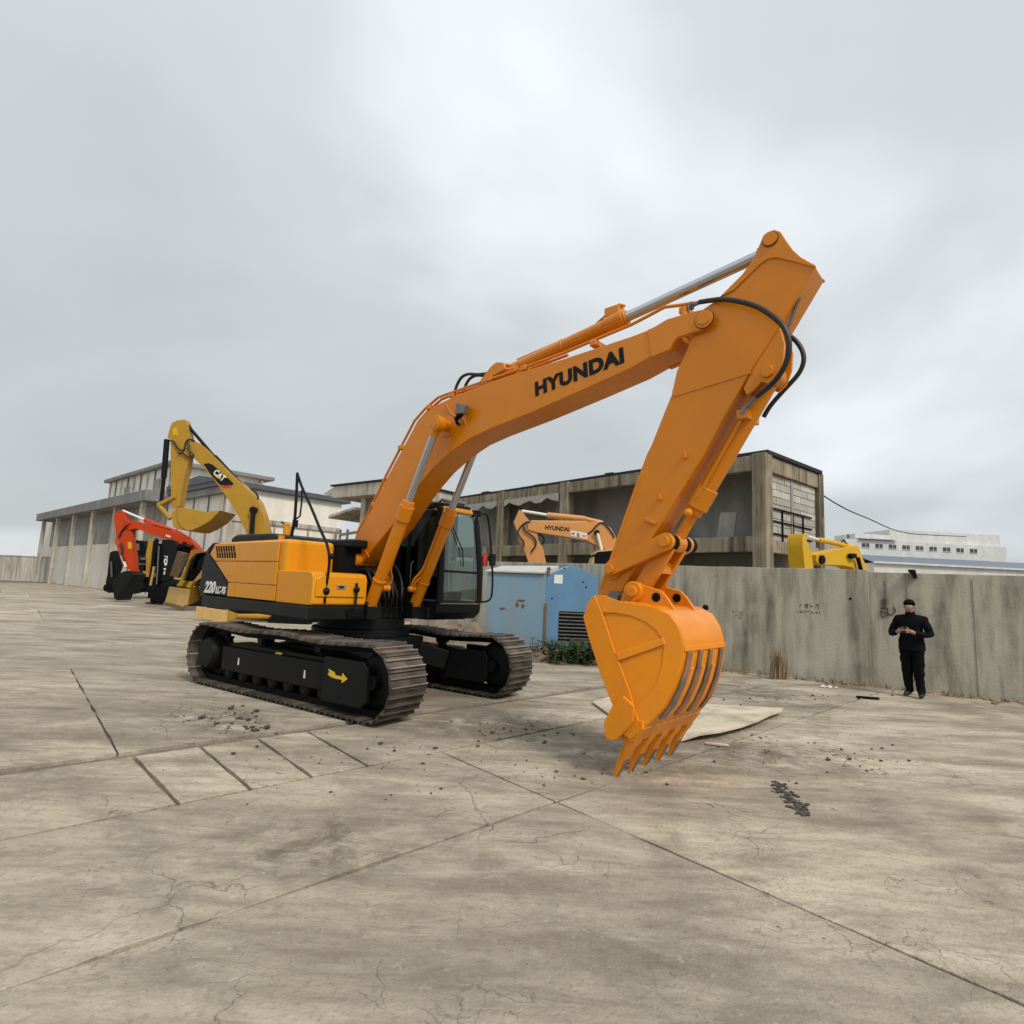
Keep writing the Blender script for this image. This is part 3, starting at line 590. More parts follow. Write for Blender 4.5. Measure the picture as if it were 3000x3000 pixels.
# ---- arm
AW = 0.155
apx = [(2203, 765), (2174, 805), (2105, 874), (2060, 905), (2011, 1026), (1982, 1087), (1967, 1156), (1949, 1200), (1906, 1308), (1896, 1326), (1873, 1386), (1829, 1522), (1786, 1641), (1753, 1728), (1752, 1748), (1790, 1765), (1815, 1752), (1829, 1717), (1911, 1576), (1998, 1435), (2069, 1320), (2112, 1236), (2207, 1073), (2286, 953), (2388, 779), (2360, 764), (2290, 748), (2245, 748)]
arm_p = U.ys(apx, -AW)
m = MB(); m.prism(arm_p, -AW, AW); arm = obj('arm', m, M['orange'], EX, 0.012)
lug = [(2105, 872), (2174, 803), (2203, 763), (2221, 725), (2236, 689), (2248, 679), (2268, 672), (2286, 678), (2300, 700), (2322, 731), (2345, 752), (2373, 768), (2389, 776), (2384, 783), (2330, 768), (2275, 755), (2250, 758), (2225, 775), (2150, 850)]
lg = U.ys(lug, -AW - 0.014)
for s_ in (-1, 1):
    m = MB(); m.prism(lg, s_ * (AW + 0.014), s_ * (AW - 0.03)); obj('top_lug', m, M['orange'], arm, 0.008)
pinA = U.Y(2257, 702, -AW - 0.014)
m = MB(); m.cyl((pinA[0], -AW - 0.035, pinA[1]), (pinA[0], AW + 0.035, pinA[1]), 0.062, n=24); obj('top_pin', m, M['orange'], arm, 0.005)
# seam plates and small lugs on the near face
s0, s1 = U.Y(1968, 1154, -AW), U.Y(2206, 1082, -AW); m = MB(); m.beam((s0[0] + 0.01, -AW - 0.003, s0[1]), (s1[0] - 0.02, -AW - 0.003, s1[1]), 0.010, 0.075, up=(0, 0, 1)); obj('joint_strap', m, M['orange'], arm, 0.004)
for a, b in ((2009, 1335), (1936, 1457)):
    x_, z_ = U.Y(a, b, -AW); m = MB(); m.box(x_ - 0.016, x_ + 0.016, -AW - 0.035, -AW + 0.005, z_ - 0.03, z_ + 0.03); obj('hose_bracket', m, M['orange'], arm, 0.008)
x_, z_ = U.Y(1907, 1529, -AW); m = MB(); m.beam((x_ - 0.06, -AW - 0.012, z_ + 0.03), (x_ + 0.06, -AW - 0.012, z_ - 0.02), 0.03, 0.035); obj('hose_bracket', m, M['orange'], arm, 0.006)
e0, e1 = U.Y(1870, 1395, -AW), U.Y(1756, 1722, -AW); m = MB(); m.beam((e0[0] + 0.02, -AW - 0.003, e0[1]), (e1[0] + 0.02, -AW - 0.003, e1[1]), 0.008, 0.03); obj('edge_strap', m, M['orange'], arm, 0.003)
rp = U.Y(1794, 1668, -AW - 0.03)
for (gx, gz), gy, gr in ((pinN, -BW - 0.0155, 0.098), (pinA, -AW - 0.0165, 0.072)):
    m = MB(); m.cyl((gx, gy, gz), (gx, gy + 0.01, gz), gr, n=24); obj('grease_ring', m, M['grease'], arm)

# ---- bucket cylinder on the front of the arm
cpin = U.Y(2251, 1091, -0.12); lpin = U.Y(1947, 1586, -0.24)
m = MB()
lugp = [U.Y(a, b, -0.12) for a, b in ((2286, 960), (2300, 1010), (2296, 1060), (2280, 1105), (2258, 1128), (2232, 1120), (2215, 1140), (2190, 1160), (2180, 1140), (2205, 1085))]
for s_ in (-1, 1): m.prism(lugp, s_ * 0.14, s_ * 0.10)
m.cyl((cpin[0], -0.165, cpin[1]), (cpin[0], 0.165, cpin[1]), 0.055, n=24); obj('cylinder_lug', m, M['orange'], arm, 0.006)
A = Vector((cpin[0], 0, cpin[1])); B = Vector((lpin[0], 0, lpin[1])); d = (B - A).normalized(); Lc = (B - A).length
m = MB(); m.cyl(A + d * 0.08, A + d * (Lc - 0.42), 0.082, n=24); m.cyl(A + d * (Lc - 0.62), A + d * (Lc - 0.40), 0.105, n=24); m.cyl(A + d * (Lc - 0.40), A + d * (Lc - 0.33), 0.08, n=24); m.cyl((A.x, -0.09, A.z), (A.x, 0.09, A.z), 0.10, n=24)
bc = obj('bucket_cylinder', m, M['orange'], EX, 0.008)
m = MB(); m.cyl(A + d * (Lc - 0.36), B - d * 0.06, 0.055, n=20); obj('piston_rod', m, M['orange'], bc)
m = MB(); m.cyl((B.x, -0.08, B.z), (B.x, 0.08, B.z), 0.09, n=24); obj('rod_eye', m, M['orange'], bc, 0.01)
nn = Vector((d.z, 0, -d.x)); nn = nn if nn.x > 0 else -nn
m = MB(); m.tube([A + d * 0.42 + Vector((0, -0.13, 0)), A + d * 0.6 + Vector((0, -0.11, 0)) , A + d * (Lc - 0.66) + Vector((0, -0.10, 0)), A + d * (Lc - 0.5) + Vector((0, -0.11, 0))], 0.014, 7); m.box(A.x + d.x * 0.42 - 0.05, A.x + d.x * 0.42 + 0.05, -0.16, 0.14, A.z + d.z * 0.42 - 0.04, A.z + d.z * 0.42 + 0.04)
x_, z_ = U.Y(1936 + 77, 1502, -0.14); m.ball((x_, -0.12, z_), 0.045); obj('cylinder_pipe', m, M['orange'], bc)

# ---- hoses at the boom and arm joint
hz = [(2050, 885), (2083, 880), (2120, 877), (2178, 886), (2232, 906), (2286, 946), (2308, 985), (2311, 1030), (2296, 1078), (2264, 1122), (2216, 1162)]
yy = [-0.16, -0.18, -0.21, -0.24, -0.25, -0.26, -0.26, -0.25, -0.23, -0.2, -0.15]
P = [(U.Y(a, b, y)[0], y, U.Y(a, b, y)[1]) for (a, b), y in zip(hz, yy)]
m = MB(); m.tube(P, 0.024, 10, smooth=5); obj('hydraulic_hose', m, M['rubber'], arm)
m = MB(); m.tube([P[0], (P[0][0] - 0.07, P[0][1], P[0][2] - 0.01)], 0.022, 8); m.cyl((P[0][0] - 0.075, P[0][1], P[0][2] - 0.012), (P[0][0] - 0.10, P[0][1], P[0][2] - 0.015), 0.042); obj('hose_coupling', m, M['steel'], arm)
x_, z_ = U.Y(2185, 1195, -0.14); m = MB(); m.tube([P[-1], (x_, -0.14, z_)], 0.02, 8); m.cyl((x_, -0.14, z_), (x_ - 0.03, -0.14, z_ - 0.05), 0.034); obj('hose_coupling', m, M['steel'], arm)
hz2 = [(2300, 975), (2330, 997), (2350, 1027), (2354, 1060), (2338, 1097), (2293, 1147), (2257, 1189), (2237, 1222)]
P = [(U.Y(a, b, 0.2)[0], 0.2, U.Y(a, b, 0.2)[1]) for a, b in hz2]; m = MB(); m.tube(P, 0.022, 10, smooth=5); obj('hydraulic_hose', m, M['rubber'], arm)
pz = [(2318, 855), (2300, 905), (2282, 960)]
m = MB(); P = [(U.Y(a, b, -0.10)[0], -0.10, U.Y(a, b, -0.10)[1]) for a, b in ((2343, 872), (2330, 905), (2308, 965))]; m.tube(P, 0.015, 8); obj('hydraulic_pipe', m, M['steel'], arm)

# ---- arm cylinder on top of the boom
fz = U.Y(1478, 1094, 0.0)
A = Vector((fz[0], 0, fz[1])); B = Vector((pinA[0], 0, pinA[1])); d = (B - A).normalized(); Lc = (B - A).length
_t = Vector((U.Y(1838, 930, 0)[0], 0, U.Y(1838, 930, 0)[1])); Lt = (_t - A).dot(d)
m = MB(); m.cyl(A, A + d * Lt, 0.082, n=24); m.cyl(A + d * (Lt - 0.26), A + d * (Lt - 0.03), 0.10, n=24); m.cyl((A.x, -0.10, A.z), (A.x, 0.10, A.z), 0.10, n=24); m.cyl(A + d * 0.95, A + d * 0.99, 0.09, n=24)
ac = obj('arm_cylinder', m, M['orange'], EX, 0.008)
m = MB(); m.cyl(A + d * (Lt - 0.02), B - d * 0.06, 0.056, n=24); obj('piston_rod', m, M['chrome'], ac)
m = MB(); m.cyl((B.x, -0.10, B.z), (B.x, 0.10, B.z), 0.09, n=24); m.cyl(B - d * 0.16, B - d * 0.03, 0.075); obj('rod_eye', m, M['orange'], ac, 0.01)
m = MB(); q = A + d * (Lt - 0.16); m.box(q.x - 0.10, q.x + 0.08, -0.07, 0.07, q.z + 0.07, q.z + 0.17); m.tube([q + Vector((-0.1, 0, 0.13)), q + Vector((-0.6, 0.02, -0.10)), A + d * 0.9 + Vector((0, 0.02, 0.10)), A + d * 0.2 + Vector((0, 0.02, 0.12))], 0.016, 7); m.tube([q + Vector((0.02, 0.0, 0.15)), q + Vector((0.05, 0, 0.2)), q + Vector((0.12, 0, 0.16))], 0.02, 7); obj('cylinder_pipe', m, M['orange'], ac, 0.006)
m = MB(); lg2 = [(A.x - 0.35, A.z - 0.12), (A.x + 0.16, A.z - 0.02), (A.x + 0.10, A.z + 0.08), (A.x - 0.02, A.z + 0.11), (A.x - 0.12, A.z + 0.07)]
for s_ in (-1, 1): m.prism(lg2, s_ * 0.15, s_ * 0.11)
obj('cylinder_lug', m, M['orange'], boom, 0.006)

# ---- linkage
def linkplate(mb, p, q, w0, w1, y0, y1):
    p, q = Vector(p), Vector(q); d = (q - p).normalized(); pts = []
    a0 = atan2(d.y, d.x)
    for k in range(9): a = a0 + pi / 2 + pi * k / 8; pts.append((p.x + w0 * cos(a), p.y + w0 * sin(a)))
    for k in range(9): a = a0 - pi / 2 + pi * k / 8; pts.append((q.x + w1 * cos(a), q.y + w1 * sin(a)))
    mb.prism(pts, y0, y1)
for s_ in (-1, 1):
    m = MB(); linkplate(m, rp, lpin, 0.07, 0.085, s_ * 0.18, s_ * 0.24); o = obj('rocker_link', m, M['orange'], EX, 0.008)
    m2 = MB(); m2.cyl((rp[0], s_ * 0.17, rp[1]), (rp[0], s_ * 0.27, rp[1]), 0.05, n=20); obj('link_pin', m2, M['orange'], o, 0.005)
    m2 = MB(); m2.cyl((lpin[0], s_ * 0.17, lpin[1]), (lpin[0], s_ * 0.275, lpin[1]), 0.055, n=20); obj('link_pin', m2, M['orange'], o, 0.005)
    m3 = MB(); m3.cyl((rp[0], s_ * 0.15, rp[1]), (rp[0], s_ * 0.19, rp[1]), 0.10, n=24); obj('pin_boss', m3, M['orange'], arm, 0.008)
m = MB(); m.cyl((lpin[0], -0.18, lpin[1]), (lpin[0], 0.18, lpin[1]), 0.06, n=20); m.cyl((lpin[0], 0.245, lpin[1]), (lpin[0], 0.31, lpin[1]), 0.085, n=20); m.cyl((lpin[0], -0.085, lpin[1]), (lpin[0], -0.175, lpin[1]), 0.082, n=20); m.cyl((lpin[0], 0.085, lpin[1]), (lpin[0], 0.175, lpin[1]), 0.082, n=20); obj('link_shaft', m, M['dark'], EX)
bpin = U.Y(1857, 1733, -0.24); hpin = U.Y(1925, 1750, -0.215)
m = MB()
for s_ in (-1, 1): linkplate(m, lpin, bpin, 0.075, 0.09, s_ * 0.155, s_ * 0.09)
mp = ((lpin[0] + bpin[0]) / 2, (lpin[1] + bpin[1]) / 2); m.box(mp[0] - 0.07, mp[0] + 0.07, -0.10, 0.10, mp[1] - 0.06, mp[1] + 0.06)
obj('push_link', m, M['orange'], EX, 0.008)

# ---- bucket
BY = 0.60
sp = [(1745, 1743), (1728, 1758), (1711, 1808), (1726, 1864), (1759, 1967), (1797, 2065), (1826, 2150), (1850, 2168), (1884, 2136), (1915, 2108), (1945, 2072), (1974, 2014), (1992, 1960), (2002, 1910), (1999, 1878), (1988, 1838), (1962, 1800), (1915, 1777), (1857, 1769), (1813, 1761), (1770, 1745)]
_A0, _B0 = Vector(U.Y(1745, 1743, -BY)), Vector(U.Y(1850, 2168, -BY)); _AB = (_B0 - _A0).normalized(); TAPER = 0.15
def depth_t(x, z):                           # 0 at the mouth of the bucket, 1 at the heel
    r = Vector((x, z)) - _A0; return max(0.0, min(1.0, (r - _AB * r.dot(_AB)).length / 0.72)) if (r.x * _AB.y - r.y * _AB.x) < 0 else 0.0
def BUs(pts, y):
    out = []
    for a, b in pts:
        x, z = U.Y(a, b, y)
        for _ in range(3): x, z = U.Y(a, b, y + TAPER * depth_t(x, z))
        out.append((x, z))
    return out
def taper(m):
    for v in m.bm.verts:
        t = TAPER * depth_t(v.co.x, v.co.z); v.co.y *= (BY - t) / BY
    return m
spz = BUs(sp, -BY)
bk = []
for i in range(8, 20): bk.append(spz[i])
m = MB(); m.strip(bk, 0.03, -BY + 0.03, BY - 0.03)
bucket = obj('bucket', taper(m), M['bucket'], EX, 0.0)
for s_ in (-1, 1):
    m = MB(); m.prism(spz, s_ * BY, s_ * (BY - 0.032)); sd = obj('side_plate', taper(m), M['bucket'], bucket, 0.008)
    if s_ < 0:
        fpx = [(1771, 1792), (1805, 1795), (1850, 1806), (1895, 1826), (1925, 1850), (1940, 1872), (1945, 1900), (1943, 1950), (1925, 2000), (1890, 2045), (1862, 2068)]
    edge = [(1745, 1744), (1768, 1797), (1806, 1912), (1850, 2030), (1860, 2068), (1886, 2136)]
    strip_ = [(1745, 1743), (1728, 1758), (1711, 1808), (1726, 1864), (1759, 1967), (1797, 2065), (1826, 2150), (1850, 2166), (1884, 2136), (1860, 2068), (1850, 2030), (1806, 1912), (1768, 1797)]
    m = MB(); m.prism(BUs(strip_, -BY), s_ * BY, s_ * (BY + 0.022)); obj('side_edge', taper(m), M['bucket'], bucket, 0.009)
    rimp = [(1770, 1745), (1813, 1761), (1857, 1769), (1915, 1777), (1962, 1800), (1988, 1838), (1999, 1878), (2002, 1910), (1992, 1960), (1974, 2014), (1945, 2072), (1915, 2108), (1884, 2136), (1860, 2068), (1895, 2042), (1925, 2000), (1940, 1950), (1945, 1900), (1938, 1868), (1922, 1845), (1893, 1822), (1850, 1804), (1805, 1795), (1768, 1795), (1745, 1743)]
    m = MB(); m.prism(BUs(rimp, -BY), s_ * BY, s_ * (BY + 0.010)); obj('side_rim', taper(m), M['bucket'], bucket, 0.006)
    rb = [(1806, 1912), (1945, 1868), (1952, 1888), (1814, 1936)]
    m = MB(); m.prism(BUs(rb, -BY), s_ * BY, s_ * (BY + 0.026)); obj('side_stiffener', taper(m), M['bucket'], bucket, 0.008)
    sc_ = [(1829, 2038), (1800, 2062), (1774, 2112), (1772, 2130), (1779, 2162), (1797, 2170), (1812, 2165), (1835, 2140), (1857, 2114), (1860, 2068)]
    m = MB(); m.prism(BUs(sc_, -BY - 0.03), s_ * (BY + 0.022), s_ * (BY + 0.055)); obj('side_cutter', taper(m), M['bucket'], bucket, 0.008)
# ears
ear = [(1818, 1764), (1829, 1730), (1843, 1708), (1857, 1703), (1876, 1708), (1892, 1716), (1935, 1728), (1955, 1748), (1968, 1768), (1982, 1790), (2001, 1815), (1985, 1840), (1940, 1800), (1870, 1782)]
ez = U.ys(ear, -0.215)
for s_ in (-1, 1):
    m = MB(); m.prism(ez, s_ * 0.20, s_ * 0.235); er = obj('bucket_ear', m, M['bucket'], bucket, 0.008)
    m = MB(); m.cyl((bpin[0], s_ * 0.16, bpin[1]), (bpin[0], s_ * 0.275, bpin[1]), 0.10, n=24); m.cyl((bpin[0], s_ * 0.26, bpin[1]), (bpin[0], s_ * 0.30, bpin[1]), 0.055, n=20); obj('pin_boss', m, M['bucket'], bucket, 0.01)
    m = MB(); m.cyl((hpin[0], s_ * 0.197, hpin[1]), (hpin[0], s_ * 0.238, hpin[1]), 0.045, n=20); obj('ear_hole', m, M['dark'], bucket)
m = MB(); m.cyl((bpin[0], -0.2, bpin[1]), (bpin[0], 0.2, bpin[1]), 0.065); obj('bucket_pin', m, M['dark'], bucket)
ap = U.Y(1802, 1748, -0.2); m = MB(); m.cyl((ap[0], -0.24, ap[1]), (ap[0], 0.24, ap[1]), 0.06); obj('bucket_pin', m, M['steel'], bucket)
# wear bars over the heel, worn bare
heel = [spz[i] for i in range(9, 14)]
hout = []
for i in range(len(heel)):
    a = Vector(heel[max(i - 1, 0)]); b = Vector(heel[min(i + 1, len(heel) - 1)]); d = (b - a).normalized(); hout.append((heel[i][0] + d.y * 0.0, heel[i][1] - d.x * 0.0))
for k, yc in enumerate((-0.46, -0.16, 0.14, 0.44)):
    m = MB(); m.strip([(x + (0.004), z) for x, z in heel], -0.022, yc - 0.055 + 0.01 * (k % 2), yc + 0.05 - 0.012 * (k % 3)); obj('wear_bar', taper(m), M['worn'], bucket, 0.006)
for k, yc in enumerate((-0.31, -0.01, 0.29)):
    m = MB(); m.strip(heel[:-1], -0.016, yc - 0.05, yc + 0.05); obj('wear_bar', taper(m), M['bucket'], bucket, 0.006)
wb = spz[13]; m = MB(); m.strip([spz[13], ((spz[13][0] + spz[14][0]) / 2, (spz[13][1] + spz[14][1]) / 2)], -0.012, -BY + 0.02, BY - 0.02); obj('heel_seam', taper(m), M['bucket'], bucket, 0.004)
# lip and teeth
tp = [(1824, 2150), (1836, 2172), (1830, 2190), (1815, 2225), (1796, 2280), (1806, 2280), (1822, 2255), (1838, 2224), (1850, 2200), (1868, 2178), (1884, 2140), (1862, 2120)]
TY = -0.53
tz = U.ys(tp, TY)
lipq = U.ys([(1822, 2130), (1836, 2172), (1856, 2176), (1884, 2138), (1880, 2110), (1850, 2120)], -BY)
m = MB(); m.prism(lipq, -BY + 0.001, BY - 0.001); obj('cutting_lip', m, M['bucket'], bucket, 0.008)
cx_ = sum(p[0] for p in tz) / len(tz)
for k in range(5):
    y = -0.53 + k * 0.265; m = MB(); hwt = 0.062
    prof = tz; zmax = max(p[1] for p in prof); zmin = min(p[1] for p in prof)
    a = []; b = []
    for x, z in prof:
        u = (z - zmin) / (zmax - zmin); h = hwt * (0.38 + 0.62 * min(1, u * 1.7)); a.append(m.bm.verts.new((x, y - h, z))); b.append(m.bm.verts.new((x, y + h, z)))
    m._face(a); m._face(b[::-1]); n = len(prof)
    for i in range(n): m._face((a[i], b[i], b[(i + 1) % n], a[(i + 1) % n]))
    tm = m.mesh('bucket_tooth'); tm.materials.append(M['bucket']); tm.materials.append(M['worn'])
    for p in tm.polygons:
        if p.center.z < 0.13 and abs(p.normal.y) < 0.6: p.material_index = 1
    obj('bucket_tooth', tm, None, bucket, 0.006)
# ================================================================== ground
def ground_mat(name, slab=True):
    m = bpy.data.materials.new(name); m.use_nodes = True; t = m.node_tree; b = t.nodes['Principled BSDF']
    b.inputs['Roughness'].default_value = 0.88; b.inputs['Specular IOR Level'].default_value = 0.3
    def N(ty, **k):
        n = t.nodes.new(ty)
        for a, c in k.items(): setattr(n, a, c)
        return n
    geo = N('ShaderNodeNewGeometry'); pos = geo.outputs['Position']
    def noise(scale, detail=6, rough=0.6, vec=None, dist=0.0):
        n = N('ShaderNodeTexNoise'); n.inputs['Scale'].default_value = scale; n.inputs['Detail'].default_value = detail; n.inputs['Roughness'].default_value = rough; n.inputs['Distortion'].default_value = dist
        t.links.new(vec or pos, n.inputs['Vector']); return n.outputs[0]
    def rng(v, a, b_, lo=0.0, hi=1.0):
        r = N('ShaderNodeMapRange'); r.inputs['From Min'].default_value = a; r.inputs['From Max'].default_value = b_; r.inputs['To Min'].default_value = lo; r.inputs['To Max'].default_value = hi
        t.links.new(v, r.inputs['Value']); return r.outputs[0]
    def mix(f, a, b_, bt='MIX'):
        x = N('ShaderNodeMix', data_type='RGBA', blend_type=bt)
        if isinstance(f, float): x.inputs[0].default_value = f
        else: t.links.new(f, x.inputs[0])
        for s, i in ((a, 6), (b_, 7)):
            if isinstance(s, tuple): x.inputs[i].default_value = (*s, 1)
            else: t.links.new(s, x.inputs[i])
        return x.outputs[2]
    def mul(a, b_):
        x = N('ShaderNodeMath', operation='MULTIPLY')
        for s, i in ((a, 0), (b_, 1)):
            if isinstance(s, float): x.inputs[i].default_value = s
            else: t.links.new(s, x.inputs[i])
        return x.outputs[0]
    base = mix(rng(noise(0.35, 5), 0.35, 0.65), (0.47, 0.41, 0.315), (0.60, 0.535, 0.425))
    info = N('ShaderNodeObjectInfo')
    base = mix(0.9, base, mix(rng(info.outputs['Random'], 0, 1), (0.80, 0.80, 0.80), (1.08, 1.07, 1.05)), 'MULTIPLY')
    # dusty dark smears drawn out along the traffic direction
    mp = N('ShaderNodeMapping'); mp.inputs['Rotation'].default_value = (0, 0, radians(28)); mp.inputs['Scale'].default_value = (0.45, 1.5, 1); t.links.new(pos, mp.inputs['Vector'])
    sm = rng(noise(0.9, 9, 0.7, mp.outputs[0], 0.3), 0.42, 0.68)
    base = mix(mul(sm, 0.95), base, (0.165, 0.135, 0.10))
    mp2 = N('ShaderNodeMapping'); mp2.inputs['Rotation'].default_value = (0, 0, radians(-18)); mp2.inputs['Scale'].default_value = (0.6, 2.6, 1); t.links.new(pos, mp2.inputs['Vector'])
    base = mix(mul(rng(noise(1.7, 10, 0.74, mp2.outputs[0], 0.6), 0.46, 0.66), 0.7), base, (0.20, 0.165, 0.125))
    # pale scuffs
    sc = rng(noise(1.5, 9, 0.7, mp.outputs[0], 0.4), 0.58, 0.74)
    base = mix(mul(sc, 0.6), base, (0.53, 0.475, 0.385))
    vs_ = N('ShaderNodeTexVoronoi', feature='SMOOTH_F1'); vs_.inputs['Scale'].default_value = 0.42; vs_.inputs['Smoothness'].default_value = 0.4
    ns_ = N('ShaderNodeTexNoise'); ns_.inputs['Scale'].default_value = 2.0; ns_.inputs['Detail'].default_value = 5; t.links.new(pos, ns_.inputs['Vector'])
    ml = N('ShaderNodeMix', data_type='RGBA', blend_type='LINEAR_LIGHT'); ml.inputs[0].default_value = 0.35; t.links.new(pos, ml.inputs[6]); t.links.new(ns_.outputs['Color'], ml.inputs[7]); t.links.new(ml.outputs[2], vs_.inputs['Vector'])
    base = mix(mul(rng(vs_.outputs['Distance'], 0.24, 0.10), rng(noise(0.23, 3), 0.48, 0.60)), base, (0.155, 0.13, 0.10))
    # earth dropped from tracks and buckets, and faint tyre and track marks
    def dist(c):
        v = N('ShaderNodeVectorMath', operation='DISTANCE'); t.links.new(pos, v.inputs[0]); v.inputs[1].default_value = (c[0], c[1], 0); return v.outputs['Value']
    brk = rng(noise(3.2, 9, 0.75, None, 0.5), 0.40, 0.60)
    for c, r in ((GP(680, 2110), 1.0), (GP(1330, 2120), 0.9), (GP(1530, 2135), 1.3), (GP(1860, 2215), 1.0), (GP(2180, 2200), 1.3), (GP(2250, 2040), 1.6), (GP(900, 2480), 0.8)):
        base = mix(mul(mul(rng(dist(c), r, r * 0.15), brk), 0.95), base, (0.125, 0.10, 0.074))
    for c, r, w in (((-14, 26), 21.5, 0.22), ((-14, 26), 23.4, 0.22), ((16, 2), 13.2, 0.2), ((16, 2), 15.0, 0.2), ((-9, -3), 9.6, 0.18), ((-9, -3), 11.2, 0.18)):
        sb_ = N('ShaderNodeMath', operation='SUBTRACT'); t.links.new(dist(c), sb_.inputs[0]); sb_.inputs[1].default_value = r
        ab = N('ShaderNodeMath', operation='ABSOLUTE'); t.links.new(sb_.outputs[0], ab.inputs[0])
        base = mix(mul(mul(rng(ab.outputs[0], w, w * 0.4), brk), 0.5), base, (0.19, 0.16, 0.125))
    # fine speckle and small dark crumbs
    base = mix(mul(rng(noise(26, 6, 0.7), 0.52, 0.72), 0.6), base, (0.17, 0.14, 0.105))
    base = mix(mul(rng(noise(7.5, 10, 0.75, None, 0.8), 0.54, 0.68), 0.55), base, (0.19, 0.157, 0.118))
    base = mix(mul(rng(noise(13, 8, 0.72, None, 0.4), 0.58, 0.70), 0.45), base, (0.62, 0.56, 0.46))
    vo = N('ShaderNodeTexVoronoi', feature='F1'); vo.inputs['Scale'].default_value = 5.5; vo.inputs['Randomness'].default_value = 1.0; t.links.new(pos, vo.inputs['Vector'])
    spot = mul(rng(vo.outputs['Distance'], 0.055, 0.035), rng(noise(0.7, 3), 0.5, 0.6)); base = mix(spot, base, (0.06, 0.05, 0.042))
    # hairline cracks
    nz_ = N('ShaderNodeTexNoise'); nz_.inputs['Scale'].default_value = 1.3; nz_.inputs['Detail'].default_value = 6; t.links.new(pos, nz_.inputs['Vector'])
    av = N('ShaderNodeMix', data_type='RGBA', blend_type='LINEAR_LIGHT'); av.inputs[0].default_value = 0.45; t.links.new(pos, av.inputs[6]); t.links.new(nz_.outputs['Color'], av.inputs[7])
    cr_h = None
    for sc_, wd, ma, mb in ((0.42, 0.0035, 0.50, 0.57), (1.15, 0.006, 0.50, 0.60), (2.7, 0.010, 0.50, 0.60)):
        v2 = N('ShaderNodeTexVoronoi', feature='DISTANCE_TO_EDGE'); v2.inputs['Scale'].default_value = sc_; t.links.new(av.outputs[2], v2.inputs['Vector'])
        ck = mul(rng(v2.outputs['Distance'], wd, wd * 0.25), rng(noise(0.5 * sc_ + 0.15, 3), ma, mb)); base = mix(mul(ck, 0.6), base, (0.09, 0.073, 0.055))
        cr_h = ck if cr_h is None else cr_h
    t.links.new(base, b.inputs['Base Color'])
    h = N('ShaderNodeMath', operation='MULTIPLY_ADD'); t.links.new(noise(9, 9, 0.68), h.inputs[0]); h.inputs[1].default_value = 1.0; t.links.new(noise(60, 4, 0.6), h.inputs[2])
    h2 = N('ShaderNodeMath', operation='SUBTRACT'); t.links.new(h.outputs[0], h2.inputs[0]); t.links.new(cr_h, h2.inputs[1])
    bu = N('ShaderNodeBump'); bu.inputs['Strength'].default_value = 0.4; bu.inputs['Distance'].default_value = 0.03; t.links.new(h2.outputs[0], bu.inputs['Height']); t.links.new(bu.outputs[0], b.inputs['Normal'])
    return m
M['concrete'] = ground_mat('worn_concrete')
M['dirt'] = mat('joint_dirt', (0.17, 0.14, 0.11), 0.95, var=0.3, vscale=6, bump=0.6, bscale=25, dirt=0.7, dirt_col=(0.27, 0.225, 0.175))

# the joint sheet below, wide enough to reach the horizon
g = MB(); g.bm.faces.new([g.bm.verts.new(p) for p in ((-900, -60, -0.035), (900, -60, -0.035), (900, 1800, -0.035), (-900, 1800, -0.035))])
ground = tag(obj('ground', g, M['dirt']), kind='structure')
far = MB()
far.bm.faces.new([far.bm.verts.new(p) for p in ((-900, 62, 0.0), (900, 62, 0.0), (900, 1790, 0.0), (-900, 1790, 0.0))])
obj('far_paving', far, M['concrete'], ground)

def clip(poly, a, b, keep=1, off=0.0):
    ax, ay = a; dx, dy = b[0] - a[0], b[1] - a[1]; L = sqrt(dx * dx + dy * dy); nx, ny = -dy / L, dx / L
    d = [((x - ax) * nx + (y - ay) * ny) * keep - off for x, y in poly]; out = []
    for i in range(len(poly)):
        j = (i + 1) % len(poly)
        if d[i] >= 0: out.append(poly[i])
        if (d[i] >= 0) != (d[j] >= 0):
            t = d[i] / (d[i] - d[j]); out.append((poly[i][0] + (poly[j][0] - poly[i][0]) * t, poly[i][1] + (poly[j][1] - poly[i][1]) * t))
    return out
def split(polys, a, b, gap=0.008, gap2=None):
    out = []
    for p in polys:
        for k in (1, -1):
            q = clip(p, a, b, k, gap)
            if len(q) >= 3: out.append(q)
    return out
def area(p): return abs(sum(p[i][0] * p[(i + 1) % len(p)][1] - p[(i + 1) % len(p)][0] * p[i][1] for i in range(len(p)))) / 2
big = [(-46, -4), (46, -4), (46, 62.1), (-46, 62.1)]
L1 = (GP(300, 2222), GP(960, 2128)); L2 = (GP(520, 2355), GP(1290, 2200))
back = clip(big, *L1, 1, 0.12); rest = clip(big, *L1, -1, 0.07)
strip_ = clip(rest, *L2, 1, 0.022); near = clip(rest, *L2, -1, 0.022)
sl = [strip_]
cross = [((400, 2225), (525, 2355)), ((615, 2210), (735, 2310)), ((780, 2180), (915, 2275)), ((915, 2150), (1080, 2243))]
for a, b in cross: sl = split(sl, GP(*a), GP(*b), 0.015)
cd = Vector(GP(1080, 2243)) - Vector(GP(915, 2150)); ld = (Vector(L2[1]) - Vector(L2[0])).normalized()
c0 = Vector(GP(1000, 2197)); c9 = Vector(GP(460, 2290))
for k in range(1, 7):
    q = c0 + ld * 2.6 * k; sl = split(sl, tuple(q), tuple(q + cd), 0.006)
for k in range(1, 5):
    q = c9 - ld * 2.2 * k; sl = split(sl, tuple(q), tuple(q + cd), 0.01)
nl = split([near], GP(1505, 2390), GP(1800, 2290), 0.014)
nl2 = []
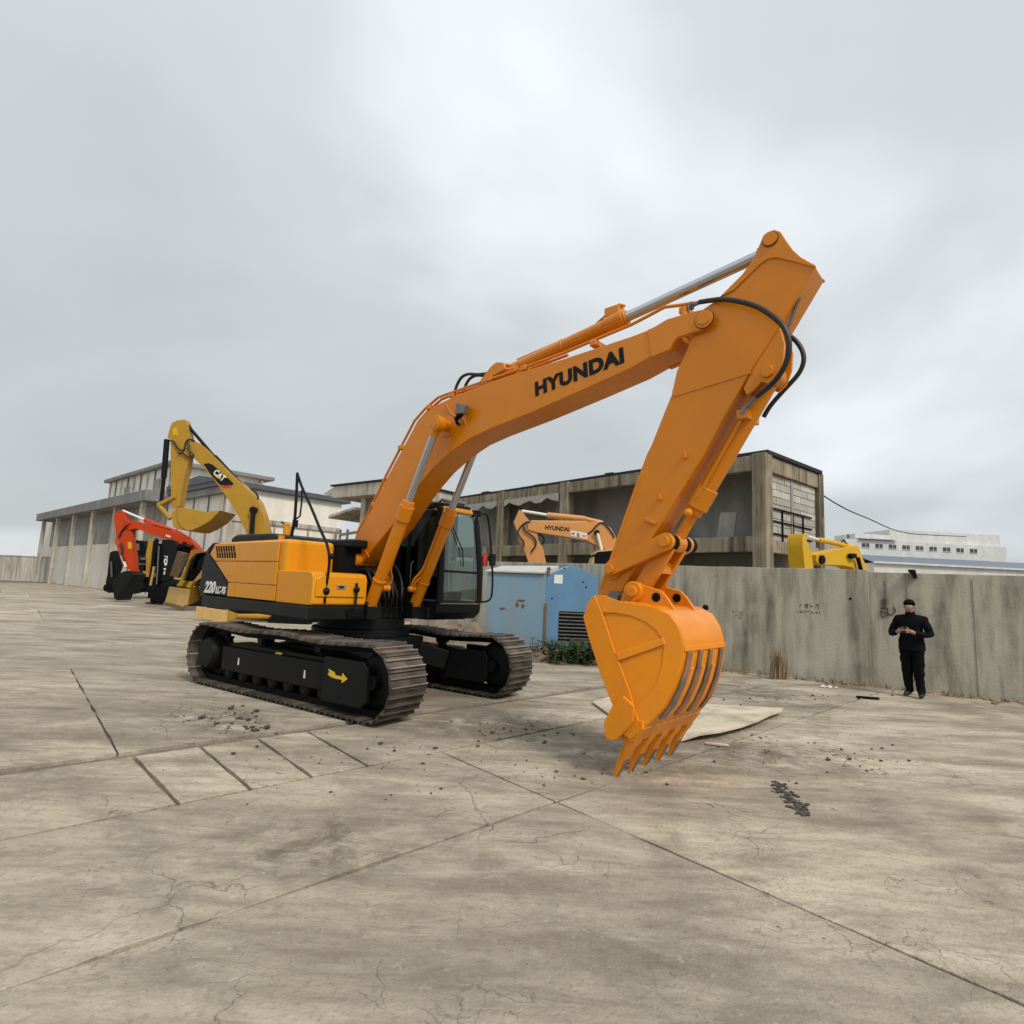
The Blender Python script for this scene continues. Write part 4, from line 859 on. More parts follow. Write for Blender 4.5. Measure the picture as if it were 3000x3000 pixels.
for p in nl: nl2 += split([p], GP(1640, 2352), GP(1760, 2404), 0.012) if sum(x for x, y in p) / len(p) > 0 else split([p], GP(740, 2600), GP(1000, 2900), 0.008)
nl3 = []
for p in nl2: nl3 += split([p], (7.0, 2), (7.6, 6), 0.008) if area(p) > 60 else [p]
bl = [back]
nrm = Vector((-ld.y, ld.x))
if nrm.y < 0: nrm = -nrm
base0 = Vector(GP(960, 2128))
for k in range(1, 9):
    q = base0 + nrm * (0.2 + 5.6 * k); bl = split(bl, tuple(q), tuple(q + ld), 0.008)
cdn = cd.normalized(); out = []
for i, p in enumerate(bl):
    ps = [p]
    for k in range(-6, 7):
        q = base0 + ld * (6.3 * k + 1.7 + (i % 3) * 1.3); ps = split(ps, tuple(q), tuple(q + cdn), 0.008)
    out += ps
bl = out
bl2 = []
for p in bl: bl2 += split([p], GP(2520, 2097), GP(2640, 2052), 0.01) if any(abs(x - 5.5) < 4 and abs(y - 9) < 4 for x, y in p) and area(p) < 60 else [p]
def rough_edge(p):
    o = []
    for i in range(len(p)):
        a, b = Vector(p[i]), Vector(p[(i + 1) % len(p)]); L = (b - a).length; n = max(1, min(60, int(L / 0.22)))
        if min(a.y, b.y) > 22: n = 1
        for k in range(n):
            q = a.lerp(b, k / n); nn = mnoise.noise(Vector((q.x * 2.3, q.y * 2.3, 0.3))) + 0.6 * mnoise.noise(Vector((q.x * 8, q.y * 8, 4)))
            d = (b - a).normalized(); w = 0.02 if 0 < k < n else 0.0
            o.append((q.x - d.y * nn * w, q.y + d.x * nn * w))
    return o
for p in sl + nl3 + bl2:
    if area(p) < 0.3: continue
    if min(y for x, y in p) > 61: continue
    cx, cy = sum(x for x, y in p) / len(p), sum(y for x, y in p) / len(p)
    m = MB(); m.slab(rough_edge(p), -0.06, random.uniform(-0.004, 0.0)); obj('concrete_slab', m, M['concrete'], ground, 0.006 if cy < 20 else 0)

# loose crumbs and clods: too many to count
def pebble(m, x, y, r, z=0.0):
    v = bmesh.ops.create_icosphere(m.bm, subdivisions=1, radius=1.0)['verts']; ph = random.random() * 9
    M_ = Matrix.Translation((x, y, z + r * 0.35)) @ Matrix.Rotation(random.uniform(0, 6.3), 4, 'Z') @ Matrix.Diagonal((r * random.uniform(0.8, 1.6), r * random.uniform(0.6, 1.1), r * random.uniform(0.3, 0.65), 1))
    for w in v:
        k = 1 + 0.35 * mnoise.noise(w.co * 1.7 + Vector((ph, ph, ph))); w.co = M_ @ (w.co * k)
M['clod'] = mat('dark_clods', (0.075, 0.062, 0.052), 0.95, var=0.4, vscale=20, bump=0.4, bscale=80)
M['stone'] = mat('grey_stone', (0.33, 0.30, 0.26), 0.9, var=0.25, vscale=8, bump=0.4, bscale=40)
m = MB()
for cx, cy, n, sx, sy, r0_, r1_ in ((640, 2100, 60, 110, 28, 0.012, 0.035), (720, 2135, 30, 90, 16, 0.015, 0.045), (1500, 2140, 60, 150, 34, 0.010, 0.032), (1250, 2210, 30, 220, 45, 0.008, 0.024), (1700, 2250, 35, 260, 60, 0.008, 0.022), (2250, 2190, 50, 230, 60, 0.008, 0.024), (2500, 2220, 26, 160, 50, 0.010, 0.03), (900, 2200, 26, 260, 45, 0.008, 0.022), (2350, 2050, 40, 220, 24, 0.01, 0.03), (1150, 2330, 14, 300, 50, 0.008, 0.02), (2100, 2110, 20, 120, 40, 0.01, 0.03)):
    for _ in range(n):
        x, y = GP(random.gauss(cx, sx * 0.6), min(2600, max(1960, random.gauss(cy, sy * 0.6)))); pebble(m, x, y, random.uniform(r0_, r1_) * (0.35 + 1.1 * random.random() ** 3))
tag(obj('loose_clods', m, M['clod']), 'dark crumbs and clods of earth scattered over the concrete', 'debris', kind='stuff')
# the dark broken asphalt patch bottom right
m = MB()
for a, b, r in ((2268, 2290, .05), (2285, 2300, .07), (2282, 2318, .06), (2300, 2322, .06), (2310, 2338, .06), (2322, 2345, .07), (2305, 2350, .05), (2335, 2352, .06), (2330, 2368, .05), (2345, 2378, .06), (2352, 2385, .07), (2312, 2364, .04), (2365, 2383, .03), (2290, 2335, .035)):
    x, y = GP(a, b); pts = []
    for k in range(9):
        an = 2 * pi * k / 9; rr = 0.72 * r * random.uniform(0.5, 1.15); pts.append((x + rr * cos(an) * 0.9, y + rr * sin(an) * 0.9))
    m.slab(pts, -0.02, 0.003 + random.random() * 0.006)
for _ in range(90):
    u = random.random(); x, y = GP(2268 + 95 * u + random.gauss(0, 12), 2290 + 95 * u + random.gauss(0, 7)); pebble(m, x, y, random.uniform(0.006, 0.022))
M['asphalt'] = mat('asphalt_crumbs', (0.075, 0.068, 0.06), 0.95, var=0.5, vscale=25, bump=0.8, bscale=60)
tag(obj('asphalt_crumbs', m, M['asphalt']), 'row of black broken asphalt crumbs in the concrete at lower right', 'asphalt', kind='stuff')

# pale sheet lying on the ground behind the bucket
def sheet_poly():
    px = [(1735, 2062), (1800, 2044), (1960, 2058), (2120, 2072), (2296, 2091), (2288, 2100), (2255, 2112), (2215, 2132), (2170, 2148), (2110, 2163), (2050, 2172), (1990, 2177), (1900, 2160), (1800, 2110)]
    return [GP(a, b) for a, b in px]
sp_ = sheet_poly(); m = MB(); m.slab(sp_, 0.006, 0.03)
for i_, v in enumerate(m.bm.verts):
    k_ = i_ % len(sp_); v.co.z += 0.055 if 4 <= k_ <= 10 else 0.004
bmesh.ops.triangulate(m.bm, faces=m.bm.faces)
M['sheet'] = mat('pale_sheet', (0.58, 0.51, 0.39), 0.8, var=0.15, vscale=1.5, dirt=0.85, dirt_col=(0.22, 0.18, 0.13), dscale=1.8, bump=0.1, bscale=8)
tag(obj('ground_sheet', m, M['sheet']), 'pale dirty sheet lying flat on the concrete behind the bucket', 'sheet')
# steel scrap bars near the wall
for (a, b), (c, d), r, lab in (((2100, 2004), (2165, 2010), 0.03, 'pale flat strip lying on the ground beyond the bucket at the wall foot'), ((2510, 2045), (2575, 2050), 0.035, 'dark stick lying on the ground close to the wall near the person'), ((2066, 2180), (2135, 2188), 0.022, 'short pale batten lying on the ground in front of the pale sheet')):
    x0, y0 = GP(a, b); x1, y1 = GP(c, d); m = MB(); m.beam((x0, y0, r / 2 + 0.003), (x1, y1, r / 2 + 0.003), r * 1.8, r); tag(obj('scrap_strip', m, M['dark'] if a == 2510 else M['sheet'], bevel=0.004), lab, 'strip')

# ================================================================== concrete wall on the right
WF = Frame(4.96, 13.57, atan2(-1.62, 2.56))
M['wall'] = streaky('wall_concrete', (0.42, 0.39, 0.315), (0.135, 0.122, 0.095), 0.95, 2.0, 0.26, light=(0.53, 0.50, 0.425))
zt0 = WF.Y(2060, 1659, 0)[1]; zt1 = WF.Y(2540, 1671, 0)[1]; xj = WF.Y(2544, 1700, 0)[0]
CW = empty('concrete_wall', (WF.o.x, WF.o.y, 0), WF.a, 'long bare grey concrete yard wall with streaks and stencilled marks', 'wall')
m = MB(); segs = []
xs = [-9.5 + i * (xj + 9.5) / 40 for i in range(41)]
toppts = [(x, zt0 + (zt1 - zt0) * (x - 0) / xj * 0.5 + 0.012 * mnoise.noise(Vector((x * 1.7, 0, 0)))) for x in xs]
m.prism([(-9.5, -0.05), (xj, -0.05)] + toppts[::-1], 0.0, 0.28); wall_l = obj('wall_section', m, M['wall'], CW, 0.01)
m = MB(); m.prism([(xj - 0.05, -0.05), (16, -0.05), (16, zt1 - 0.1), (xj - 0.05, zt1 - 0.03)], 0.05, 0.26); wall_r = obj('wall_section', m, M['wall'], CW, 0.01)
m = MB()
for xq in (xj + 0.66, xj + 1.7): m.box(xq, xq + 0.03, 0.035, 0.06, 0, zt1 - 0.12)
obj('form_joint', m, M['wall'], wall_r)
# stencilled marks, too weathered to read
def wallmarks(quads, mt, name, y=-0.003):
    m = MB()
    for q in quads: m.prism([WF.Y(a, b, 0) for a, b in q], y, 0.002)
    return obj(name, m, mt, CW)
M['stencil'] = mat('faded_black_stencil', (0.075, 0.066, 0.052), 0.9, var=0.3, vscale=30, dirt=0.8, dirt_col=(0.22, 0.20, 0.16), dscale=18)
M['faded'] = mat('faded_yellow_stencil', (0.31, 0.265, 0.15), 0.9, var=0.2, vscale=30, dirt=0.9, dirt_col=(0.28, 0.255, 0.205), dscale=14)
cq = lambda x, y, w, h, s=0: [(x + s, y), (x + w + s, y), (x + w, y + h), (x, y + h)]
wallmarks([cq(2341, 1769, 3, 9, 5), cq(2358, 1769, 9, 2), cq(2359, 1773, 8, 2), cq(2358, 1777, 9, 2), cq(2365, 1769, 2, 13), cq(2359, 1769, 2, 13), cq(2372, 1769, 2, 5, -1), cq(2374, 1774, 6, 5), cq(2389, 1770, 11, 2), cq(2390, 1774, 9, 2), cq(2389, 1778, 3, 4), cq(2397, 1772, 2, 14)], M['stencil'], 'stencil_marks')
wallmarks([cq(2337, 1789, 2, 8, 1), cq(2344, 1789, 7, 2), cq(2345, 1792, 6, 4), cq(2356, 1789, 6, 2), cq(2357, 1792, 3, 4), cq(2364, 1789, 2, 3), cq(2368, 1789, 4, 4), cq(2377, 1792, 4, 4), cq(2382, 1795, 3, 3), cq(2389, 1792, 7, 2), cq(2391, 1795, 4, 4), cq(2401, 1792, 2, 8, -1)], M['stencil'], 'stencil_marks')
fq = []
for k in range(26): fq.append(cq(2142 + random.uniform(0, 68), 1783 + random.uniform(0, 26), random.uniform(3, 10), random.uniform(2, 6)))
wallmarks(fq, M['faded'], 'faded_marks')
x_, z_ = WF.Y(2491, 1754, 0); m = MB(); m.cyl((x_, -0.006, z_), (x_, 0.02, z_), 0.028, n=14); obj('wall_hole', m, M['dark'], CW)
# graffiti-like painted bracket near the person
def wt(pts, r=0.018, y=0.04): return [(WF.Y(a, b, y)[0], y, WF.Y(a, b, y)[1]) for a, b in pts]
m = MB(); m.tube(wt([(2586, 1756), (2587, 1780)]), 0.02, 6); m.tube(wt([(2593, 1754), (2595, 1780)]), 0.02, 6); m.tube(wt([(2593, 1700), (2593, 1754)]), 0.006, 6)
m.tube(wt([(2580, 1782), (2600, 1782), (2602, 1800), (2584, 1808), (2580, 1790), (2598, 1795), (2612, 1802), (2624, 1790), (2618, 1778)]), 0.014, 6); obj('pipe_bracket', m, M['stencil'], CW)
# lamp on a bracket at the wall top
m = MB(); m.prism(WF.ys([(2660, 1669), (2681, 1670), (2687, 1696), (2676, 1694), (2672, 1682), (2661, 1676)], 0.0), -0.14, 0.04)
tag(obj('wall_lamp', m, M['dark'], None, 0.01, (WF.o.x, WF.o.y, 0), (0, 0, WF.a)), 'black lamp housing on top of the concrete wall above the person', 'lamp')

# ================================================================== raw concrete frame building
BF = Frame(9.5, 22.0, atan2(0.762, -0.647))      # local x runs along the front to the left, local y = towards the camera side
# front face is local y = 0; depth goes to negative y
M['frame'] = streaky('frame_concrete', (0.30, 0.255, 0.18), (0.035, 0.029, 0.023), 0.95, 1.7, 0.09, light=(0.50, 0.44, 0.34))
M['inner'] = streaky('dark_inner_render', (0.36, 0.35, 0.33), (0.20, 0.19, 0.178), 0.7, 0.8, 0.25, light=(0.45, 0.435, 0.41))
M['roofing'] = mat('roofing_felt', (0.02, 0.02, 0.021), 0.9)
FB = empty('frame_building', (9.5, 22.0, 0), BF.a, 'unfinished concrete frame building with open dark bays behind the wall', 'building')
ZT, ZB0 = 7.25, 6.62; ZF0, ZF1 = 3.42, 4.02; DEP = -5.2; LEN = 21.5
spc = 5.25
for i in range(5):
    x = i * spc
    m = MB(); m.box(x - 0.28, x + 0.28, -0.5, 0.06, 0, ZT); c_ = obj('column', m, M['frame'], FB, 0.02)
    if i < 4:
        m = MB(); m.prism([(x + 0.29, ZB0 + random.uniform(-.05, .05)), (x + spc - 0.29, ZB0 + random.uniform(-.05, .05)), (x + spc - 0.29, ZT - 0.05), (x + 0.29, ZT - 0.05)], -0.3, 0.0); obj('top_beam', m, M['frame'], FB, 0.02)
        m = MB(); m.prism([(x + 0.29, ZF0), (x + spc - 0.29, ZF0), (x + spc - 0.29, ZF1), (x + 0.29, ZF1)], -0.3, -0.01); obj('floor_beam', m, M['frame'], FB, 0.02)
m = MB(); m.box(-0.3, LEN, DEP, -0.1, ZT - 0.04, ZT + 0.12); obj('roof', m, M['roofing'], FB, 0.02)
for k in range(4):
    x = 2.5 + k * 4.9; m = MB(); m.box(x, x + random.uniform(.5, .9), -0.5, -0.12, ZT + 0.1, ZT + random.uniform(0.15, 0.22)); obj('roof_patch', m, M['roofing'], FB, 0.03)
m = MB(); m.box(-0.1, LEN, DEP + 0.2, -0.3, ZF0 + 0.1, ZF0 + 0.35); obj('floor', m, M['inner'], FB)
m = MB(); m.box(-0.1, LEN, DEP + 2.5, DEP + 2.7, 0, ZT - 0.05); obj('inner_wall', m, M['inner'], FB)
for i in (1, 2, 3):
    m = MB(); m.box(i * spc + 1.9, i * spc + 2.1, DEP + 2.6, -1.5, ZF0 + 0.35, ZT - 0.05); obj('partition', m, M['inner'], FB)
m = MB(); m.box(-0.1, LEN, DEP + 0.2, -0.3, ZF0 - 1.3, ZF0 - 1.2); obj('lower_floor', m, M['dark'], FB)
# grey board leaning inside the right bay
bq = [BF.Y(a, b, -1.1) for a, b in ((2112, 1502), (2160, 1500), (2150, 1585), (2100, 1582))]
m = MB(); m.prism(bq, -1.1, -1.05); obj('leaning_board', m, M['inner'], FB)
# torn pale cloth under the top beam in the second and third bays
M['cloth'] = mat('pale_cloth', (0.40, 0.385, 0.35), 0.9, var=0.2)
for x0, x1 in ((10.9, 15.4), (16.1, 20.6)):
    pts = [(x0 + (x1 - x0) * k / 10, ZB0 + 0.1) for k in range(11)]; low = [(x0 + (x1 - x0) * k / 10, ZB0 - 0.05 - 0.30 * abs(sin(k * 0.9 + x0))) for k in range(11)]
    m = MB(); m.prism(pts + low[::-1], 0.004, 0.02); obj('torn_awning', m, M['cloth'], FB)
# right end: columns, top beam, block infill, grille
m = MB(); m.box(-0.24, 0.26, DEP - 0.25, DEP + 0.25, 0, ZT + 0.0); obj('column', m, M['frame'], FB, 0.02)
m = MB(); m.box(-0.20, 0.14, DEP + 0.26, -0.51, ZB0 - 0.05, ZT - 0.06); obj('top_beam', m, M['frame'], FB, 0.02)
m = MB(); m.box(-0.20, 0.14, DEP + 0.26, -0.51, ZF0, ZF1 - 0.12); obj('floor_beam', m, M['frame'], FB, 0.02)
M['block'] = [mat('pale_block_%d' % k, c, 0.95, var=0.12, vscale=3, bump=0.3, bscale=30, dirt=0.4, dirt_col=(0.2, 0.185, 0.16)) for k, c in enumerate(((0.50, 0.475, 0.43), (0.42, 0.40, 0.365), (0.36, 0.34, 0.31)))]
y0_, y1_ = DEP + 0.28, -0.53; zz0, zz1 = ZF1 - 0.1, ZB0 - 0.07; nr = 9; hh = (zz1 - zz0) / nr
blk = None
back_m = MB(); back_m.box(0.0, 0.1, y0_, y1_, zz0, zz1); infill = obj('block_infill', back_m, M['frame'], FB)
for r_ in range(nr):
    w = 1.45; y = y0_ - (0.7 if r_ % 2 else 0.0)
    while y < y1_:
        a, b = max(y, y0_), min(y + w, y1_); y += w
        if b - a < 0.1: continue
        m = MB(); m.box(-0.06 + random.uniform(-.008, .008), 0.02, a + 0.012, b - 0.012, zz0 + r_ * hh + 0.012, zz0 + (r_ + 1) * hh - 0.012); obj('concrete_block', m, M['block'][random.choice((0, 0, 1, 1, 2)) if r_ > 3 else random.choice((1, 2))], infill, 0.006)
m = MB()
for k in range(4): m.tube([(-0.10, y1_ - 0.2 - k * 0.95, zz0 - 0.3), (-0.10, y1_ - 0.2 - k * 0.95, zz0 + hh * 4.3)], 0.035, 6)
for z in (zz0 + hh * 4.3, zz0 + hh * 2.6, zz0 + hh * 0.9): m.tube([(-0.10, y1_, z), (-0.10, y1_ - 3.9, z)], 0.035, 6)
obj('window_grille', m, M['dark'], FB)

# ================================================================== cable from the building to the right
pts = [DP(2396, 1441, 25.2), DP(2440, 1470, 27), DP(2490, 1497, 29), DP(2550, 1522, 32), DP(2600, 1545, 35), DP(2640, 1558, 38), DP(2700, 1566, 43), DP(2830, 1572, 55)]
m = MB(); m.tube(pts, 0.03, 6, smooth=4)
tag(obj('power_cable', m, M['dark']), 'black cable sagging from the concrete frame building to the right', 'cable')

# ================================================================== far white building on the right
FW = Frame(45.5, 86, 0.08)
M['farwhite'] = streaky('far_white_render', (0.60, 0.60, 0.585), (0.42, 0.42, 0.41), 0.4, 0.35, 0.05, bump=0.05)
M['farblue'] = mat('far_blue_roof', (0.145, 0.185, 0.235), 0.6, var=0.1)
M['farwin'] = mat('far_window', (0.06, 0.065, 0.07), 0.3)
WB = empty('white_building', (45.5, 86, 0), FW.a, 'long white building with small square windows beyond the wall', 'building')
def fx(px, py, y=0): return FW.Y(px, py, y)
x0_, zw0 = fx(2478, 1622); zw1 = fx(2520, 1580)[1]; x1_ = x0_ + 26
m = MB(); m.box(x0_, x1_, 0, 9, 0, zw1); wbw = obj('wall', m, M['farwhite'], WB)
zz = fx(2600, 1573)[1]
m = MB(); m.box(x0_ + 2.3, x0_ + 8.2, 1, 6, zw1 - .01, fx(2560, 1563)[1]); obj('roof_storey', m, M['farwhite'], WB); m = MB(); m.box(x0_ + 7.9, x1_, 1, 7, zw1 - .01, fx(2690, 1553)[1]); obj('roof_storey', m, M['farwhite'], WB)
m = MB(); m.box(x0_ + 2.1, x0_ + 8.0, -0.5, 0.9, zw1 + 0.1, zw1 + 0.25); obj('roof_slab', m, M['farwhite'], WB)
for k in range(9):
    a = fx(2525 + k * 39.5, 1600)[0]; zc_ = fx(2525, 1603)[1]
    if a + 1.2 > x1_: break
    m = MB(); m.box(a, a + 1.15, -0.05, 0.1, zc_, zc_ + 0.62); w_ = obj('window', m, M['farwin'], WB)
    m = MB(); m.box(a + 0.54, a + 0.60, -0.09, -0.05, zc_, zc_ + 0.62); m.box(a - 0.08, a + 1.23, -0.09, -0.05, zc_ - 0.08, zc_); obj('window_frame', m, M['farwhite'], w_)
for px in (2510, 2550, 2586): a = fx(px, 1570)[0]; m = MB(); m.cyl((a, 2, zw1), (a, 2, zw1 + 0.9), 0.13, n=8); obj('roof_vent', m, M['farwin'], WB)
SF = Frame(41.5, 78, 0.08)
SH = empty('low_shed', (41.5, 78, 0), SF.a, 'low shed with a blue grey metal roof in front of the white building', 'shed')
sx0, sz1 = SF.Y(2500, 1626, 4); sz0 = SF.Y(2500, 1645, 0)[1]
m = MB(); m.box(sx0 + 0.3, sx0 + 26, 0.3, 7, 0, sz0); obj('wall', m, M['farwhite'], SH)
m = MB(); m.side([(0, sz0), (0, sz0 + 0.12), (4, sz1 + 0.1), (8, sz0 + 0.12), (8, sz0), (4, sz1)], sx0, sx0 + 26.5); obj('roof', m, M['farblue'], SH)
m = MB(); m.box(sx0, sx0 + 26.5, -0.12, -0.02, sz0 - 0.05, sz0 + 0.2); obj('gutter', m, M['farwhite'], SH)
# ================================================================== blue kiosk with curved top
KA, KB, KC = (0.92, 14.3), (-0.56, 14.92), (2.42, 14.45)
M['blue'] = streaky('faded_blue_paint', (0.215, 0.345, 0.46), (0.25, 0.30, 0.31), 0.7, 1.3, 0.3, rough=0.6, light=(0.23, 0.36, 0.47), bump=0.1)
M['blue2'] = streaky('blue_paint', (0.115, 0.245, 0.40), (0.10, 0.18, 0.26), 0.5, 1.3, 0.3, rough=0.5, light=(0.14, 0.28, 0.44), bump=0.08)
M['paletop'] = mat('pale_roof_sheet', (0.50, 0.49, 0.45), 0.7, var=0.1, dirt=0.3, dirt_col=(0.3, 0.28, 0.24))
M['rust'] = mat('rust', (0.16, 0.10, 0.055), 0.95, var=0.35, vscale=12, bump=0.4, bscale=40)
aK = atan2(KC[1] - KA[1], KC[0] - KA[0]); KF = Frame(KA[0], KA[1], aK)
aS = atan2(KB[1] - KA[1], KB[0] - KA[0])          # side wall runs to the left and away
KI = empty('blue_kiosk', (KA[0], KA[1], 0), aK, 'blue sheet metal kiosk with an arched end and a pale roof, against the wall', 'kiosk')
lsd = sqrt((KB[0] - KA[0]) ** 2 + (KB[1] - KA[1]) ** 2); sd_ = (cos(aS - aK), sin(aS - aK))
hS = KF.Y(1605, 1676, 0)[1]; hA = KF.Y(1652, 1655, 0)[1]; hR = KF.Y(1745, 1692, 0)[1]; wE = KF.Y(1752, 1700, 0)[0]
prof = [(0, 0)] + [(0.0, hS - 0.12)] + [(wE * u, hS - 0.12 + (hA - hS + 0.12) * sin(pi * min(1, u * 1.35) / 2) ** 0.8 if u < 0.45 else hA - (hA - hR) * ((u - 0.36) / 0.64) ** 1.8) for u in (0.06, 0.13, 0.2, 0.28, 0.36, 0.46, 0.56, 0.68, 0.8, 0.9, 1.0)] + [(wE, 0)]
dpt = 0.95
m = MB(); m.prism(prof, 0.0, 0.05); kend = obj('arched_end', m, M['blue2'], KI, 0.008)
m = MB(); m.prism([(a, b - 0.004) for a, b in prof], 0.05, dpt); obj('body', m, M['blue'], KI)
# side wall quad, leaning slab with pale roof sheet over it
P0 = Vector((0, 0.002)); P1 = Vector((sd_[0] * lsd, sd_[1] * lsd)); nrm_ = Vector((-sd_[1], sd_[0])); nrm_ = nrm_ if nrm_.y > 0 else -nrm_
sq = [tuple(P0 - Vector((0.01, 0))), tuple(P1), tuple(P1 + nrm_ * 0.9), tuple(P0 + nrm_ * 0.9)]
hL = hS - 0.06
m = MB(); m.slab(sq, 0, hL); kside = obj('side_wall', m, M['blue'], KI, 0.008)
rq = [tuple(P0 - nrm_ * 0.05 - Vector((0.03, 0))), tuple(P1 - nrm_ * 0.05 + Vector(sd_) * 0.06), tuple(P1 + nrm_ * 0.95), tuple(P0 + nrm_ * 0.95)]
m = MB(); a = [m.bm.verts.new((x, y, hL + 0.01)) for x, y in rq]; b = [m.bm.verts.new((x, y, hL + h)) for (x, y), h in zip(rq, (0.06, 0.05, 0.22, 0.26))]
m._face(a[::-1]); m._face(b)
for i in range(4): m._face((a[i], a[(i + 1) % 4], b[(i + 1) % 4], b[i]))
obj('roof_sheet', m, M['paletop'], KI, 0.01)
m = MB(); m.prism([KF.Y(a, b, 0) for a, b in ((1624, 1684), (1649, 1684), (1648, 1710), (1623, 1709))], -0.006, 0.0); obj('white_notice', m, M['white'], KI)
for a, b in ((1654, 1665), (1617, 1753), (1717, 1720), (1708, 1705)):
    x_, z_ = KF.Y(a, b, 0); m = MB(); m.cyl((x_, -0.004, z_), (x_, 0.02, z_), 0.022, n=10); obj('bolt_hole', m, M['dark'], KI)
for k in range(9):
    z = KF.Y(1640, 1794 + k * 10.5, 0)[1]; x0 = KF.Y(1638, 1794, 0)[0]
    if k == 0:
        lb = MB(); lb.box(x0, wE - 0.05, -0.008, -0.002, KF.Y(1640, 1880, 0)[1], z + 0.03); obj('louvre_opening', lb, M['dark'], KI)
    m = MB(); m.prism([(x0, z), (wE - 0.05, z), (wE - 0.05, z - 0.026), (x0, z - 0.026)], -0.03, -0.010); obj('louvre_slat', m, M['steel'], KI)
def kspot(px, py, w, h, mt=M['rust']):
    # blistered rust patch on the slanted side wall
    F2 = Frame(KA[0], KA[1], aS); y, z = F2.Y(px, py, 0); pts = []
    for k in range(11):
        an = 2 * pi * k / 11; rr = random.uniform(0.55, 1.1); pts.append((y + w * rr * cos(an), z + h * rr * sin(an)))
    m = MB(); m.prism(pts, 0.004, -0.012); o = obj('rust_patch', m, mt, KI, loc=(0, 0, 0), rot=(0, 0, aS - aK)); return o
for a, b, w, h in ((1527, 1760, 0.14, 0.04), (1515, 1772, 0.06, 0.06), (1532, 1776, 0.06, 0.07), (1472, 1783, 0.13, 0.04)): kspot(a, b, w, h)
x_, z_ = KF.Y(1608, 1667, 0); m = MB(); m.cyl((x_, -0.03, z_), (x_, 0.06, z_), 0.05, n=14); m.box(x_ - 0.03, x_ + 0.03, -0.02, 0.04, z_ - 0.16, z_ - 0.03); obj('lifting_eye', m, M['rust'], KI, 0.005)
m = MB(); m.box(-0.03, 0.03, -0.012, 0.0, 0.25, 1.30); obj('corner_rust', m, M['rust'], KI)

# ================================================================== rubble, weeds and kerb in front of the kiosk
M['earth'] = mat('brown_earth', (0.17, 0.125, 0.088), 0.95, var=0.35, vscale=4, bump=0.8, bscale=12, dirt=0.5, dirt_col=(0.28, 0.23, 0.175))
def heap(name, cx, cy, rx, ry, h, seed, label, cat, mt):
    m = MB(); n = 30
    grid = [[None] * (n + 1) for _ in range(n + 1)]
    for i in range(n + 1):
        for j in range(n + 1):
            u, v = i / n * 2 - 1, j / n * 2 - 1; x, y = cx + u * rx, cy + v * ry
            r = sqrt(u * u + v * v); z = h * max(0, 1 - r) ** 0.8 * (1 + 0.8 * mnoise.noise(Vector((x * 1.6, y * 1.6, seed)))) + 0.10 * max(0, 1 - r) * mnoise.noise(Vector((x * 5, y * 5, seed)))
            grid[i][j] = m.bm.verts.new((x, y, max(z, 0) - 0.01))
    for i in range(n):
        for j in range(n): m._face((grid[i][j], grid[i + 1][j], grid[i + 1][j + 1], grid[i][j + 1]))
    for _ in range(26):
        u, v = random.gauss(0, 0.4), random.gauss(0, 0.35); r = sqrt(u * u + v * v)
        if r < 0.9: pebble(m, cx + u * rx, cy + v * ry, random.uniform(0.05, 0.16), h * max(0, 1 - r) ** 0.8 * 0.75)
    return tag(obj(name, m, mt), label, cat, kind='stuff')
hx, hy = GP(1400, 1885)
heap('rubble_heap', -1.3, 14.9, 1.5, 1.1, 0.85, 2.2, 'heap of brown earth and broken stone between cab and blue kiosk', 'rubble', M['earth'])
heap('rubble_heap', 0.85, 13.75, 0.75, 0.42, 0.38, 5.1, 'low mound of broken bricks at the foot of the blue kiosk', 'rubble', M['earth'])
# hollow dark block lying there
x_, y_ = GP(1575, 1912)
m = MB(); m.side([(-0.28, 0.02), (0.18, 0.0), (0.30, 0.18), (0.22, 0.40), (-0.10, 0.42), (-0.30, 0.22)], -0.06, 0.35); o = obj('broken_pipe', m, M['rust'], None, 0.02, (x_, y_ + 0.1, 0), (0, 0, radians(-110)))
tag(o, 'dark rusty hollow block lying in front of the blue kiosk', 'scrap')
m = MB(); m.side([(-0.22, 0.06), (0.14, 0.05), (0.24, 0.19), (0.17, 0.35), (-0.08, 0.37), (-0.24, 0.22)], 0.345, 0.36); obj('hollow', m, M['dark'], o)
o.rotation_euler = (0, 0, radians(-100))
